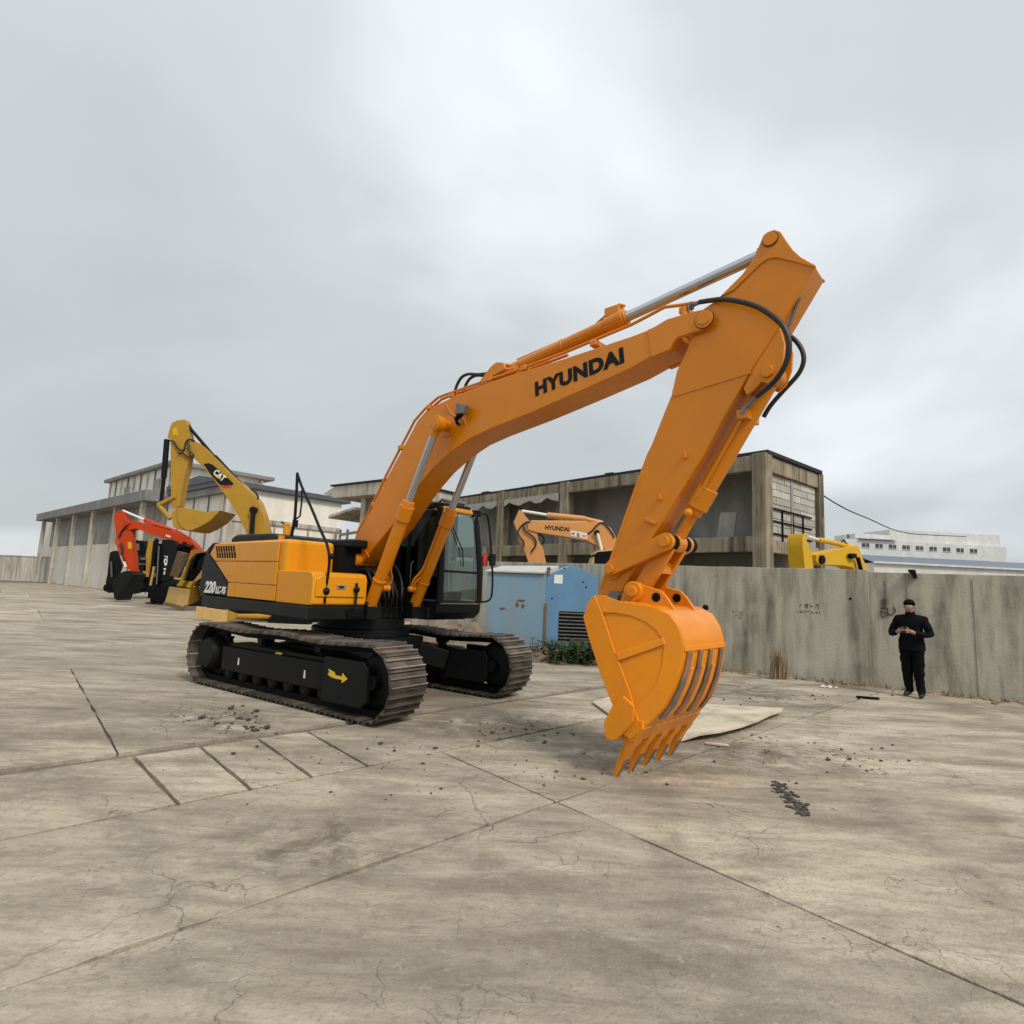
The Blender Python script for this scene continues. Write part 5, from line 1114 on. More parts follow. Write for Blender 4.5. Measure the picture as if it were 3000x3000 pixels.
# low kerb running in front of the weeds
kx0 = GP(1500, 1912); kx1 = GP(1800, 1956)
m = MB(); n = 12
for k in range(n):
    a = Vector(kx0).lerp(Vector(kx1), k / n); b = Vector(kx0).lerp(Vector(kx1), (k + 0.96) / n); m.beam((a.x, a.y, 0.05), (b.x, b.y, 0.05), 0.16, 0.11)
tag(obj('kerb', m, M['stone'], bevel=0.012), kind='structure')
M['weed'] = [mat('weed_leaf_%d' % k, c, 0.7, var=0.3, vscale=9) for k, c in enumerate(((0.05, 0.085, 0.026), (0.085, 0.115, 0.035), (0.03, 0.055, 0.018)))]
def blades(m, cx, cy, rx, ry, n, h0, h1, w=0.014, lean=0.5, mats=3, leaf=True, nl=3):
    for _ in range(n):
        x, y = cx + random.gauss(0, rx * 0.45), cy + random.gauss(0, ry * 0.45); h = random.uniform(h0, h1); a = random.uniform(0, 2 * pi)
        dx, dy = cos(a) * lean * h * random.random(), sin(a) * lean * h * random.random(); px_, py_ = -sin(a) * w, cos(a) * w
        v = [m.bm.verts.new(p) for p in ((x - px_, y - py_, 0), (x + px_, y + py_, 0), (x + dx * 0.5 + px_, y + dy * 0.5 + py_, h * 0.62), (x + dx * 0.5 - px_, y + dy * 0.5 - py_, h * 0.62), (x + dx, y + dy, h))]
        k = random.randrange(mats)
        f1 = m.bm.faces.new((v[0], v[1], v[2], v[3])); f2 = m.bm.faces.new((v[3], v[2], v[4])); f1.material_index = k; f2.material_index = k
        if leaf:
            for q in range(nl):
                u = random.uniform(0.3, 1.0); b = random.uniform(0, 2 * pi); L = random.uniform(0.05, 0.13); c = Vector((x + dx * u, y + dy * u, h * u)); e1 = Vector((cos(b) * L, sin(b) * L, random.uniform(-.02, .05))); e2 = Vector((-sin(b), cos(b), 0.2)) * L * 0.35
                ff = m.bm.faces.new([m.bm.verts.new(c), m.bm.verts.new(c + e1 * 0.5 + e2), m.bm.verts.new(c + e1), m.bm.verts.new(c + e1 * 0.5 - e2)]); ff.material_index = random.randrange(mats)
wx, wy = 2.05, 13.75
m = MB(); blades(m, 1.75, 13.7, 1.2, 0.45, 620, 0.06, 0.55, 0.008, 1.1, 3, True, 7)
me = m.mesh('weeds'); [me.materials.append(k) for k in M['weed']]
tag(obj('weeds', me), 'green leafy weeds growing at the foot of the blue kiosk louvres', 'weeds', kind='stuff')
M['dry'] = [mat('dry_grass_%d' % k, c, 0.9) for k, c in enumerate(((0.27, 0.19, 0.095), (0.20, 0.13, 0.07), (0.33, 0.25, 0.14)))]
m = MB()
for a, b, n, s, h in ((2275, 1985, 130, 0.16, 0.75), (2290, 1985, 60, 0.1, 0.55), (2262, 1985, 40, 0.1, 0.3)):
    x, y = GP(a, b + 3); blades(m, x, y - 0.05, s, 0.1, n, h * 0.3, h, 0.006, 0.35, 3, False)
me = m.mesh('dry_grass'); [me.materials.append(k) for k in M['dry']]
tag(obj('dry_grass', me), 'tuft of dry brown grass standing against the concrete wall', 'grass', kind='stuff')
m = MB()
for k in range(150):
    x = random.uniform(-1.5, 5.5); p = WF.w(x, random.uniform(-0.35, -0.05), 0); 
    if p.y > 14.4: continue
    blades(m, p.x, p.y, 0.1, 0.06, 4, 0.02, 0.12, 0.006, 0.9, 3, False)
for k in range(120):
    x = random.uniform(-2, 5.5); p = WF.w(x, -abs(random.gauss(0, 0.22)) - 0.03, 0); pebble(m, p.x, p.y, random.uniform(0.012, 0.05))
me = m.mesh('wall_foot_litter'); [me.materials.append(k) for k in M['dry']]
tag(obj('wall_foot_litter', me), 'dry leaves, grit and litter along the foot of the concrete wall', 'litter', kind='stuff')
x_, y_ = GP(2412, 2014); m = MB(); pebble(m, x_, y_, 0.06); pebble(m, x_ + 0.12, y_ - 0.02, 0.05); pebble(m, x_ + 0.25, y_, 0.035); tag(obj('crumpled_paper', m, M['white']), 'crumpled white scraps of paper at the foot of the wall', 'litter')
# black post top behind the bucket, at the wall
x_, z_ = WF.Y(2067, 1780, -0.25); m = MB(); m.cyl((x_, -0.25, 0), (x_, -0.25, z_ - 0.05), 0.035, n=12); m.ball((x_, -0.25, z_), 0.07); m.box(x_ - 0.12, x_ + 0.16, -0.40, -0.10, 0, 0.35)
tag(obj('black_post', m, M['dark'], None, 0.01, (WF.o.x, WF.o.y, 0), (0, 0, WF.a)), 'black knobbed post behind the bucket against the wall', 'post')

# ================================================================== warehouse on the left
aW = atan2(0.75, 0.66); WH = Frame(-16.8, 34.0, aW)     # x along the right-hand face, y along the left-hand face
M['beige'] = streaky('beige_render', (0.82, 0.78, 0.69), (0.45, 0.41, 0.35), 0.4, 0.9, 0.10, light=(0.86, 0.83, 0.75), bump=0.2)
M['stained'] = streaky('stained_render', (0.53, 0.49, 0.42), (0.15, 0.135, 0.115), 0.85, 1.4, 0.14, light=(0.62, 0.58, 0.51), bump=0.2)
M['eave'] = streaky('grey_eave', (0.24, 0.235, 0.225), (0.13, 0.128, 0.122), 0.6, 0.5, 0.3, bump=0.1)
M['slate'] = mat('blue_grey_fascia', (0.085, 0.095, 0.115), 0.6, var=0.15)
WA = empty('warehouse', (-16.8, 34, 0), aW, 'weathered beige two tier warehouse with grey eaves at the left', 'building')
zE = WH.Y(690, 1418, 0)[1]; zE2 = WH.Y(980, 1478, 0)[1]; zE = (zE + zE2) / 2
LX = 7.6
m = MB(); m.box(0, LX, 0, 48, 0, zE - 0.01); wl_ = obj('lower_wall', m, M['beige'], WA)
m = MB(); m.slab([(-0.45, -0.35), (LX + 0.5, -0.35), (LX + 0.5, 9.0), (-0.45, 9.0)], zE, zE + 0.32); obj('roof_fascia', m, M['slate'], WA, 0.03)
m = MB(); m.side([(-0.34, zE + 0.32), (9, zE + 0.32), (9, zE + 0.6), (3.5, zE + 0.85)], -0.5, LX + 0.45); obj('roof', m, M['slate'], WA)
m = MB(); m.box(-0.35, -0.05, 0.0, 25, zE - 0.45, zE - 0.003); obj('eave_band', m, M['eave'], WA, 0.03)
m = MB(); m.box(0.3, LX, -0.12, -0.004, zE - 2.05, zE - 1.75); obj('string_course', m, M['stained'], WA, 0.02)
m = MB(); m.prism([(0.02, 0.0), (1.35, 0.0), (1.35, zE - 0.5), (0.02, zE - 0.5)], -0.035, -0.004); obj('stained_panel', m, M['stained'], WA)
for k in range(9):
    y = 0.35 + k * 2.35; m = MB(); m.box(-0.07, 0.0, y, y + 0.11, 0, zE - 0.455); obj('pilaster', m, M['eave'], WA, 0.01)
for x in (2.9, 5.2, 7.1): m = MB(); m.box(x, x + 0.14, -0.06, 0.0, 0, zE - 2.06); obj('pilaster', m, M['stained'], WA, 0.01)
# canopy on the left face
cpts = [WH.X(a, b, -0.9) for a, b in ((455, 1437), (300, 1484))]
zc_ = cpts[0][1] ; yc0, yc1 = cpts[0][0], cpts[1][0]
m = MB(); m.prism([(-1.5, zc_ - 0.75), (0.0, zc_ - 0.75), (0.0, zc_ + 0.15), (-1.5, zc_)], min(yc0, yc1), max(yc0, yc1) + 22); obj('canopy', m, M['eave'], WA, 0.03)
for k in range(6):
    y = min(yc0, yc1) + 1.0 + k * 6.2; m = MB(); m.box(-1.3, -1.0, y, y + 0.45, 0, zc_ - 0.75); obj('canopy_post', m, M['stained'], WA, 0.02)
m = MB(); m.box(-0.06, -0.01, min(yc0, yc1), max(yc0, yc1) + 22, zc_ - 3.4, zc_ - 0.8); obj('dark_opening', m, M['inner'], WA)
# upper storey: set back part on the left
ZU = 9.75
uy0 = WH.X(512, 1338, 0.6)[0]; uy1 = WH.X(322, 1432, 0.6)[0]
m = MB(); m.box(0.6, 7.0, uy0, uy1, zE, ZU - 0.305); obj('upper_wall', m, M['beige'], WA)
m = MB(); m.box(0.2, 8.0, uy0 - 0.7, uy1 + 0.6, ZU - 0.30, ZU); obj('upper_roof', m, M['eave'], WA, 0.04)
for k in range(10):
    y = uy0 + 0.2 + k * (uy1 - uy0 - 0.6) / 9; m = MB(); m.box(0.50, 0.6, y, y + (0.22 if k % 2 else 0.12), zE, ZU - 0.31); obj('upper_pilaster', m, M['stained'] if k % 2 else M['eave'], WA)
for k in range(2):
    y = uy0 + 2.4 + k * 7.2; m = MB(); m.box(0.52, 0.6, y, y + 1.3, zE + 0.9, zE + 1.8); obj('window', m, M['inner'], WA)
m = MB(); m.box(2.4, 3.9, uy0 - 0.05, uy0, zE + 1.0, zE + 1.9); obj('window', m, M['inner'], WA); m = MB(); m.box(7.0, 7.2, uy0 - 0.5, uy0 - 0.3, zE, ZU - 0.35); obj('roof_post', m, M['stained'], WA)
# soft wavering drain pipe at the right corner
m = MB(); m.tube([(LX - 0.3, -0.12, zE - 1.9), (LX - 0.25, -0.12, 0.2)], 0.07, 8); m.tube([(3.3, -0.16, zE - 1.75), (3.8, -0.2, zE - 2.0), (4.0, -0.2, zE - 2.6), (3.9, -0.16, zE - 3.6)], 0.05, 7, smooth=4); obj('drain_pipe', m, M['eave'], WA)

# ================================================================== small building with projecting roof behind the boom
CBF = Frame(DP(1064, 1560, 26).x, 26.0, atan2(-0.60, 0.80))
CB = empty('canopy_building', (CBF.o.x, CBF.o.y, 0), CBF.a, 'small grey building with a projecting flat roof seen left of the boom', 'building')
q0 = CBF.Y(978, 1446, 0); q1 = CBF.Y(1130, 1414, 0)
ztop = (q0[1] + q1[1]) / 2
m = MB(); m.prism([(q0[0], ztop - 0.22), (q0[0] + 0.9, ztop + 0.06), (2.4, ztop + 0.06), (2.4, ztop - 0.5), (0.9 + q0[0], ztop - 0.5)], -0.6, 3.5); obj('roof_slab', m, M['stained'], CB, 0.03)
m = MB(); m.box(q0[0] + 0.6, 2.5, -0.66, 3.6, ztop + 0.065, ztop + 0.14); obj('roof_felt', m, M['roofing'], CB)
m = MB(); m.box(-0.14, 0.14, -0.15, 0.15, 0, ztop - 0.5); obj('column', m, M['stained'], CB, 0.02)
m = MB(); m.box(0.15, 2.3, 0.0, 3.4, 0, ztop - 0.5); obj('wall', m, M['frame'], CB)
m = MB(); m.box(q0[0] + 0.5, 0.0, 2.6, 2.8, 0, ztop - 1.1); obj('dark_recess', m, M['inner'], CB)
m = MB(); m.prism([(q0[0] + 0.5, ztop - 1.25), (-0.1, ztop - 0.95), (-0.1, ztop - 1.05), (q0[0] + 0.4, ztop - 1.4)], -0.5, 1.5); obj('lean_to_roof', m, M['stained'], CB)
m = MB()
for k, z in enumerate((2.4, 2.9, 3.3, 3.75)): m.tube([(q0[0] + 0.3 + 0.05 * k, 0.2, z), (-0.3, 0.3, z + random.uniform(-.2, .2))], 0.07, 8)
for x in (q0[0] + 0.35, q0[0] + 0.9, -0.35): m.tube([(x, 0.25, 0), (x + 0.05, 0.25, 4.0)], 0.06, 8)
obj('pipe_rack', m, M['block'][0], CB)
m = MB(); m.tube([(1.2, 0.5, ztop + 0.1), (1.1, 0.5, ztop + 0.35), (0.95, 0.5, ztop + 0.6)], 0.03, 6); obj('roof_antenna', m, M['dark'], CB)
# low boundary wall closing the yard far left and centre
def yardwall(x0, y0, x1, y1, h, lab):
    a = atan2(y1 - y0, x1 - x0); L = sqrt((x1 - x0) ** 2 + (y1 - y0) ** 2); m = MB(); m.box(0, L, 0, 0.3, -0.02, h); m.box(-0.03, L + 0.03, -0.05, 0.35, h + 0.002, h + 0.1); tag(obj('yard_wall', m, M['stained'], None, 0.02, (x0, y0, 0), (0, 0, a)), lab, 'wall')
yardwall(-70, 66, -38, 60, 2.6, 'low pale boundary wall beyond the warehouse at far left')
yardwall(-11.5, 44, 1.5, 41, 3.0, 'low stained wall far behind the excavator cab')
yardwall(60, 66, 140, 80, 2.8, 'low boundary wall beyond the white building at far right')
# ================================================================== the other machines
def machine(name, fr, label, cat): return empty(name, (fr.o.x, fr.o.y, 0), fr.a, label, cat)
def plate(fr, root, name, pts, mt, hw=0.2, y=0.0, near=None, bevel=0.012, parent=None):
    yn = (y - hw) if near is None else near
    m = MB(); m.prism([fr.Y(a, b, yn) for a, b in pts], y - hw, y + hw); return obj(name, m, mt, parent or root, bevel)
def rod(fr, root, name, a, b, r, mt, y=0.0, r2=None, parent=None):
    p, q = fr.Y(*a, y), fr.Y(*b, y); m = MB(); m.cyl((p[0], y, p[1]), (q[0], y, q[1]), r, r2, n=14); return obj(name, m, mt, parent or root)
def hose(fr, root, pts, r, y, mt=None):
    m = MB(); m.tube([(fr.Y(a, b, y)[0], y, fr.Y(a, b, y)[1]) for a, b in pts], r, 7, smooth=4); return obj('hydraulic_hose', m, mt or M['rubber'], root)
def simple_body(root, x, paint, s=1.0, face=1, cab_y=0.8, dark=None, tdx=0.0):
    """house, counterweight, cab and tracks for a machine whose boom foot is at local x; face=+1 boom points to +x"""
    f = face
    def X(a): return x + f * a * s
    def bx(n, a0, a1, y0, y1, z0, z1, mt, bv=0.03):
        m = MB(); xs_ = sorted((X(a0), X(a1))); m.box(xs_[0], xs_[1], y0 * s, y1 * s, z0 * s, z1 * s); return obj(n, m, mt, root, bv)
    bx('deck', -2.9, 0.7, -1.3, 1.3, 1.0, 1.2, M['charcoal'])
    bx('counterweight', -2.95, -2.0, -1.3, 1.3, 1.2, 2.1, dark or M['charcoal'], 0.1)
    bx('engine_hood', -2.0, -0.5, -1.3, 1.3, 1.2, 2.1, paint, 0.05)
    c_ = bx('cab', -0.7, 0.9, cab_y - 0.45, cab_y + 0.5, 1.2, 1.75, M['black'], 0.03)
    m = MB(); xs_ = sorted((X(-0.66), X(0.8))); m.box(xs_[0], xs_[1], (cab_y - 0.4) * s, (cab_y + 0.45) * s, 1.75 * s, 2.75 * s); obj('cab_window', m, M['darkglass'], c_)
    m = MB(); xs_ = sorted((X(-0.72), X(0.85))); m.box(xs_[0], xs_[1], (cab_y - 0.46) * s, (cab_y + 0.5) * s, 2.75 * s, 2.87 * s); obj('cab_roof', m, paint, c_, 0.03)
    for s_ in (-1, 1):
        m = MB(); pts = []
        for k in range(13): a = -pi / 2 + pi * k / 12; pts.append((X(0) - 0.3 * f * s + tdx + (1.65 + 0.42 * cos(a)) * s, (0.44 + 0.42 * sin(a)) * s))
        for k in range(13): a = pi / 2 + pi * k / 12; pts.append((X(0) - 0.3 * f * s + tdx + (-1.65 + 0.42 * cos(a)) * s, (0.44 + 0.42 * sin(a)) * s))
        y = s_ * 1.1 * s; m.prism(pts, y - 0.28 * s, y + 0.28 * s); t_ = obj('track', m, M['trackframe'], root, 0.02)
        m = MB(); xc = X(0) - 0.3 * f * s + tdx; m.box(xc - 1.3 * s, xc + 1.3 * s, y + s_ * 0.285 * s - 0.02, y + s_ * 0.285 * s + 0.02, 0.22 * s, 0.66 * s); obj('track_frame', m, M['trackframe'], t_)
    m = MB(); m.cyl((X(-0.3) + tdx, 0, 0.5 * s), (X(-0.3) + tdx, 0, 1.0 * s), 0.7 * s, n=28); obj('swing_bearing', m, M['dark'], root)

# ---- yellow excavator with raised arm, left
CF = Frame(-11.1, 24.0, 0.0)
CT = machine('excavator', CF, 'ochre yellow excavator with a black lettered panel on its boom, bucket hung in the air', 'excavator')
boomp = [(558, 1289), (566, 1290), (580, 1296), (601, 1313), (641, 1353), (684, 1396), (728, 1436), (757, 1469), (775, 1520), (782, 1556), (788, 1640), (760, 1665), (740, 1640), (717, 1552), (702, 1520), (677, 1476), (644, 1429), (612, 1386), (572, 1346), (556, 1332), (549, 1310)]
cb_ = plate(CF, CT, 'boom', boomp, M['yellow'], 0.26)
armp = [(543, 1229), (520, 1231), (503, 1239), (497, 1255), (490, 1282), (499, 1289), (500, 1380), (501, 1469), (503, 1484), (512, 1490), (525, 1483), (532, 1440), (550, 1353), (556, 1320), (555, 1288), (550, 1251)]
ca_ = plate(CF, CT, 'arm', armp, M['yellow'], 0.2)
bkt = [(517, 1487), (535, 1486), (612, 1501), (618, 1497), (645, 1495), (619, 1523), (590, 1541), (561, 1554), (545, 1553), (532, 1545), (520, 1525)]
bk_ = plate(CF, CT, 'bucket', bkt, M['yellow'], 0.7, y=0.0, near=-0.7)
plate(CF, CT, 'bucket_back', [(503, 1500), (518, 1488), (532, 1545), (545, 1554), (520, 1550), (506, 1541)], M['yellow'], 0.66, near=-0.66, parent=bk_)
rod(CF, CT, 'arm_cylinder', (628, 1338), (712, 1428), 0.112, M['black'], -0.02); rod(CF, CT, 'arm_cylinder_rod', (549, 1245), (628, 1338), 0.066, M['black'], -0.02)
rod(CF, CT, 'bucket_cylinder', (489, 1288), (480, 1400), 0.112, M['black'], -0.06); rod(CF, CT, 'bucket_cylinder_rod', (480, 1400), (472, 1472), 0.08, M['black'], -0.06)
for a, b in (((463, 1480), (515, 1455)), ((465, 1480), (499, 1520))): rod(CF, CT, 'bucket_link', a, b, 0.09, M['yellow'], -0.2)
rod(CF, CT, 'boom_cylinder', (742, 1498), (735, 1600), 0.09, M['black'], -0.38)
m = MB(); p = CF.Y(745, 1495, -0.3); m.cyl((p[0], -0.46, p[1]), (p[0], 0.4, p[1]), 0.14, n=18); obj('cylinder_pin', m, M['black'], cb_)
pnl = plate(CF, CT, 'boom_panel', [(596, 1359), (612, 1357), (622, 1361), (640, 1376), (684, 1416), (680, 1421), (660, 1423), (644, 1420), (616, 1388)], M['letter'], 0.006, y=-0.267, near=-0.273, bevel=0, parent=cb_)
plate(CF, CT, 'red_stripe', [(644, 1420), (660, 1423), (680, 1421), (676, 1427), (662, 1429), (651, 1428)], M['redmark'], 0.006, y=-0.267, near=-0.273, bevel=0, parent=cb_)
p0, p1 = CF.Y(628, 1381, -0.275), CF.Y(659, 1404, -0.275)
lettering(fit_text(text_mesh('CAT', 0.3, 0.001, 0.012), 0.56, 0.265), M['white'], cb_, (p0[0] + p1[0]) / 2, -0.276, (p0[1] + p1[1]) / 2, radians(-36))
pa, pb, pc = CF.Y(631, 1398, -0.278), CF.Y(644, 1404, -0.278), CF.Y(642, 1392, -0.278)
m = MB(); m.prism([pa, pb, pc], -0.2815, -0.2785); obj('yellow_triangle', m, M['yellow2'], cb_)
plate(CF, CT, 'yellow_decal', [(506, 1254), (520, 1253), (520, 1276), (506, 1275)], M['yellow2'], 0.004, y=-0.205, near=-0.21, bevel=0, parent=ca_)
hose(CF, CT, [(499, 1291), (510, 1295), (520, 1312), (532, 1320), (540, 1315), (545, 1295), (556, 1287), (570, 1292)], 0.036, -0.28)
hose(CF, CT, [(552, 1300), (555, 1318), (566, 1332), (562, 1340)], 0.04, -0.3); hose(CF, CT, [(522, 1327), (535, 1328), (552, 1341)], 0.033, -0.28)
hose(CF, CT, [(735, 1432), (748, 1442), (756, 1455), (755, 1465)], 0.04, -0.12)
m = MB(); p0, p1 = CF.Y(514, 1330, -0.17), CF.Y(514, 1430, -0.17); m.tube([(p0[0], -0.17, p0[1]), (p1[0], -0.17, p1[1])], 0.02, 6); obj('hydraulic_pipe', m, M['yellow'], CT)
simple_body(CT, CF.Y(765, 1640, 0)[0], M['yellow'], 1.1, face=-1, tdx=1.5)

# ---- red excavator
RF = Frame(-20.0, 31.0, 0.0)
RX = machine('excavator', RF, 'red orange excavator with its black bucket curled to the ground, at left', 'excavator')
plate(RF, RX, 'arm', [(354, 1494), (364, 1501), (368, 1522), (384, 1548), (385, 1588), (392, 1631), (393, 1674), (389, 1679), (362, 1656), (350, 1620), (341, 1580), (337, 1544), (333, 1511), (342, 1499)], M['red'], 0.19)
rb_ = plate(RF, RX, 'boom', [(363, 1526), (375, 1526), (393, 1525), (424, 1536), (466, 1544), (507, 1557), (548, 1575), (566, 1590), (582, 1610), (590, 1650), (568, 1655), (540, 1612), (507, 1590), (480, 1577), (445, 1567), (399, 1548), (378, 1553), (366, 1542)], M['red'], 0.24)
plate(RF, RX, 'bucket', [(362, 1674), (377, 1672), (391, 1683), (372, 1715), (357, 1733), (350, 1742), (343, 1759), (334, 1752), (332, 1735), (328, 1709), (334, 1696), (346, 1684)], M['charcoal'], 0.55, near=-0.55)
rod(RF, RX, 'arm_cylinder_rod', (360, 1496), (424, 1523), 0.06, M['white'], -0.05); rod(RF, RX, 'arm_cylinder', (424, 1523), (500, 1552), 0.11, M['red'], -0.05)
rod(RF, RX, 'bucket_cylinder', (343, 1582), (366, 1655), 0.11, M['red'], -0.12)
plate(RF, RX, 'white_plate', [(486, 1566), (500, 1570), (499, 1575), (486, 1571)], M['white'], 0.006, y=-0.245, near=-0.25, bevel=0, parent=rb_)
plate(RF, RX, 'yellow_plate', [(374, 1588), (385, 1588), (386, 1608), (375, 1607)], M['yellow2'], 0.006, y=-0.197, near=-0.2, bevel=0)
rod(RF, RX, 'boom_cylinder', (540, 1588), (541, 1640), 0.09, M['dark'], -0.3)
rod(RF, RX, 'bucket_cylinder_rod', (356, 1628), (369, 1662), 0.06, M['white'], -0.25)
hose(RF, RX, [(352, 1590), (358, 1606), (357, 1625), (364, 1645)], 0.05, -0.27)
hose(RF, RX, [(372, 1530), (366, 1545), (356, 1556), (348, 1575)], 0.05, -0.25)
rod(RF, RX, 'boom_pin', (374, 1536), (376, 1538), 0.16, M['redmark'], -0.26)
hose(RF, RX, [(430, 1530), (470, 1541), (520, 1556), (560, 1578)], 0.05, -0.15, M['redmark'])
simple_body(RX, RF.Y(585, 1640, 0)[0], M['red'], 1.0, face=-1, tdx=1.6)

# ---- dark yellow excavator further back between the red arm and the forklift
YF = Frame(-24.0, 36.0, 0.0)
YX = machine('excavator', YF, 'small dark excavator with a yellow deck parked behind the red one', 'excavator')
plate(YF, YX, 'deck', [(384, 1672), (400, 1668), (404, 1677), (430, 1678), (431, 1690), (386, 1688)], M['yellow'], 1.2, near=-1.2)
plate(YF, YX, 'engine_hood', [(392, 1630), (430, 1628), (430, 1677), (394, 1668)], M['charcoal'], 1.0, near=-1.0, bevel=0.05)
cab2 = plate(YF, YX, 'cab', [(384, 1586), (420, 1590), (424, 1600), (424, 1632), (388, 1630)], M['darkglass'], 0.5, y=0.2, near=-0.3)
plate(YF, YX, 'cab_roof', [(382, 1580), (420, 1584), (421, 1591), (383, 1587)], M['charcoal'], 0.55, y=0.2, near=-0.3, parent=cab2)
for y in (-1.0, 1.0):
    plate(YF, YX, 'track', [(366, 1712), (372, 1700), (384, 1695), (402, 1696), (410, 1706), (411, 1722), (402, 1736), (380, 1740), (366, 1736)], M['charcoal'], 0.3, y=y, near=-1.3, bevel=0.05)
plate(YF, YX, 'undercarriage', [(398, 1690), (430, 1690), (430, 1735), (404, 1735)], M['dark'], 0.8, near=-0.8)
for q in ([(398, 1592), (408, 1593), (408, 1612), (398, 1611)], [(412, 1634), (428, 1634), (428, 1640), (412, 1640)], [(400, 1650), (426, 1652), (426, 1655), (400, 1653)]): plate(YF, YX, 'light_panel', q, M['steel'], 0.02, y=-1.05, near=-1.05, bevel=0)
m = MB(); p0, p1 = YF.Y(448, 1580, -0.8), YF.Y(428, 1690, -0.8); m.beam((p0[0], -0.8, p0[1]), (p1[0], -0.8, p1[1]), 0.4, 0.3); obj('boom', m, M['yellow'], YX, 0.03)

# ---- black forklift
LF = Frame(-18.8, 30.0, 0.0)
FL = machine('forklift', LF, 'black forklift with a tall lettered mast between red arm and yellow loader', 'forklift')
mast = plate(LF, FL, 'mast', [(474, 1583), (482, 1580), (503, 1581), (511, 1586), (521, 1600), (510, 1640), (502, 1690), (498, 1700), (466, 1705), (470, 1640)], M['black'], 0.16)
plate(LF, FL, 'mast_rail', [(461, 1592), (472, 1592), (468, 1700), (462, 1716), (452, 1716), (458, 1650)], M['dark'], 0.14, y=-0.1)
plate(LF, FL, 'mast_brace', [(448, 1588), (456, 1576), (461, 1582), (454, 1640), (445, 1700), (438, 1710), (434, 1700), (442, 1650)], M['dark'], 0.08, y=0.2)
rod(LF, FL, 'lift_cylinder', (452, 1660), (441, 1715), 0.06, M['sand'], 0.0)
rod(LF, FL, 'lift_chain', (466, 1600), (459, 1712), 0.035, M['steel'], -0.28)
plate(LF, FL, 'overhead_guard', [(508, 1592), (548, 1594), (548, 1602), (510, 1600)], M['charcoal'], 0.5, y=0.6)
y0 = -0.165
for q in ([(481, 1629), (491, 1629), (491, 1636), (489, 1636), (489, 1632), (481, 1631)], [(481, 1638), (484, 1636), (489, 1637), (491, 1642), (488, 1657), (483, 1657), (480, 1645)], [(479, 1665), (486, 1664), (485, 1670), (480, 1670)], [(480, 1674), (484, 1673), (483, 1683), (479, 1683)]):
    plate(LF, FL, 'mast_letter', q, M['white'], 0.003, y=-0.168, near=-0.17, bevel=0, parent=mast)
plate(LF, FL, 'letter_core', [(484, 1640), (487, 1640), (488, 1646), (486, 1650), (484, 1648)], M['black'], 0.003, y=-0.174, near=-0.177, bevel=0, parent=mast)
plate(LF, FL, 'carriage', [(434, 1716), (466, 1714), (466, 1762), (440, 1768), (438, 1740), (432, 1752)], M['dark'], 0.3, y=0.1)
plate(LF, FL, 'body', [(466, 1708), (500, 1696), (530, 1700), (530, 1765), (470, 1768)], M['charcoal'], 0.6, y=0.5, bevel=0.05)
cabf = plate(LF, FL, 'cab_window', [(514, 1604), (540, 1606), (536, 1660), (504, 1658)], M['darkglass'], 0.5, y=0.6)
plate(LF, FL, 'engine_cover', [(503, 1660), (545, 1660), (545, 1700), (500, 1698)], M['sand'], 0.5, y=0.6)
m = MB(); p = LF.Y(480, 1745, -0.2); m.cyl((p[0], -0.35, 0.45), (p[0], 0.0, 0.45), 0.45, n=24); m.cyl((p[0], -0.37, 0.45), (p[0], -0.34, 0.45), 0.2, n=18); obj('wheel', m, M['dark'], FL, 0.03)
m = MB(); m.cyl((p[0] + 1.4, -0.35, 0.4), (p[0] + 1.4, 0.0, 0.4), 0.4, n=24); obj('wheel', m, M['dark'], FL, 0.03)
for dy in (-0.35, 0.35): m = MB(); m.box(LF.Y(441, 1765, 0)[0], LF.Y(468, 1765, 0)[0], dy - 0.06, dy + 0.06, 0.03, 0.09); obj('fork', m, M['dark'], FL)

# ---- yellow wheel loader
OF = Frame(-15.0, 26.0, 0.0)
LO = machine('wheel_loader', OF, 'yellow wheel loader with its scuffed bucket resting on the ground, at left', 'loader')
bkt2 = plate(OF, LO, 'bucket', [(496, 1718), (557, 1726), (549, 1772), (533, 1783), (478, 1769), (484, 1760)], M['sand'], 0.02, y=-0.2, bevel=0.006)
m = MB()
def opt(a, b, y): x, z = OF.Y(a, b, y); return (x, y, z)
quads = [(opt(557, 1726, -0.2), opt(584, 1712, 1.0), opt(583, 1760, 1.0), opt(549, 1774, -0.2))]
for q in quads:
    v = [m.bm.verts.new(p) for p in q]; w = [m.bm.verts.new((p[0] - 0.02, p[1] + 0.02, p[2])) for p in q]; m._face(v); m._face(w[::-1])
    for i in range(4): m._face((v[i], w[i], w[(i + 1) % 4], v[(i + 1) % 4]))
obj('bucket_side', m, M['yellow'], bkt2)
plate(OF, LO, 'cutting_edge', [(474, 1770), (484, 1764), (535, 1777), (547, 1772), (534, 1788)], M['rust'], 0.03, y=-0.28, parent=bkt2)
plate(OF, LO, 'bucket_lug', [(516, 1716), (528, 1700), (540, 1702), (533, 1719)], M['yellow2'], 0.12, y=0.1); plate(OF, LO, 'bucket_lug', [(542, 1720), (552, 1704), (568, 1702), (556, 1724)], M['yellow2'], 0.12, y=0.1)
plate(OF, LO, 'cab_post', [(559, 1612), (590, 1612), (596, 1618), (572, 1622), (556, 1640), (537, 1702), (530, 1702), (552, 1632)], M['yellow'], 0.08, y=0.5)
cw_ = plate(OF, LO, 'cab_window', [(572, 1618), (610, 1618), (610, 1668), (552, 1668), (558, 1638)], M['darkglass'], 0.4, y=1.2)
plate(OF, LO, 'engine_bay', [(550, 1668), (612, 1668), (612, 1706), (540, 1704)], M['dark'], 0.6, y=1.2)
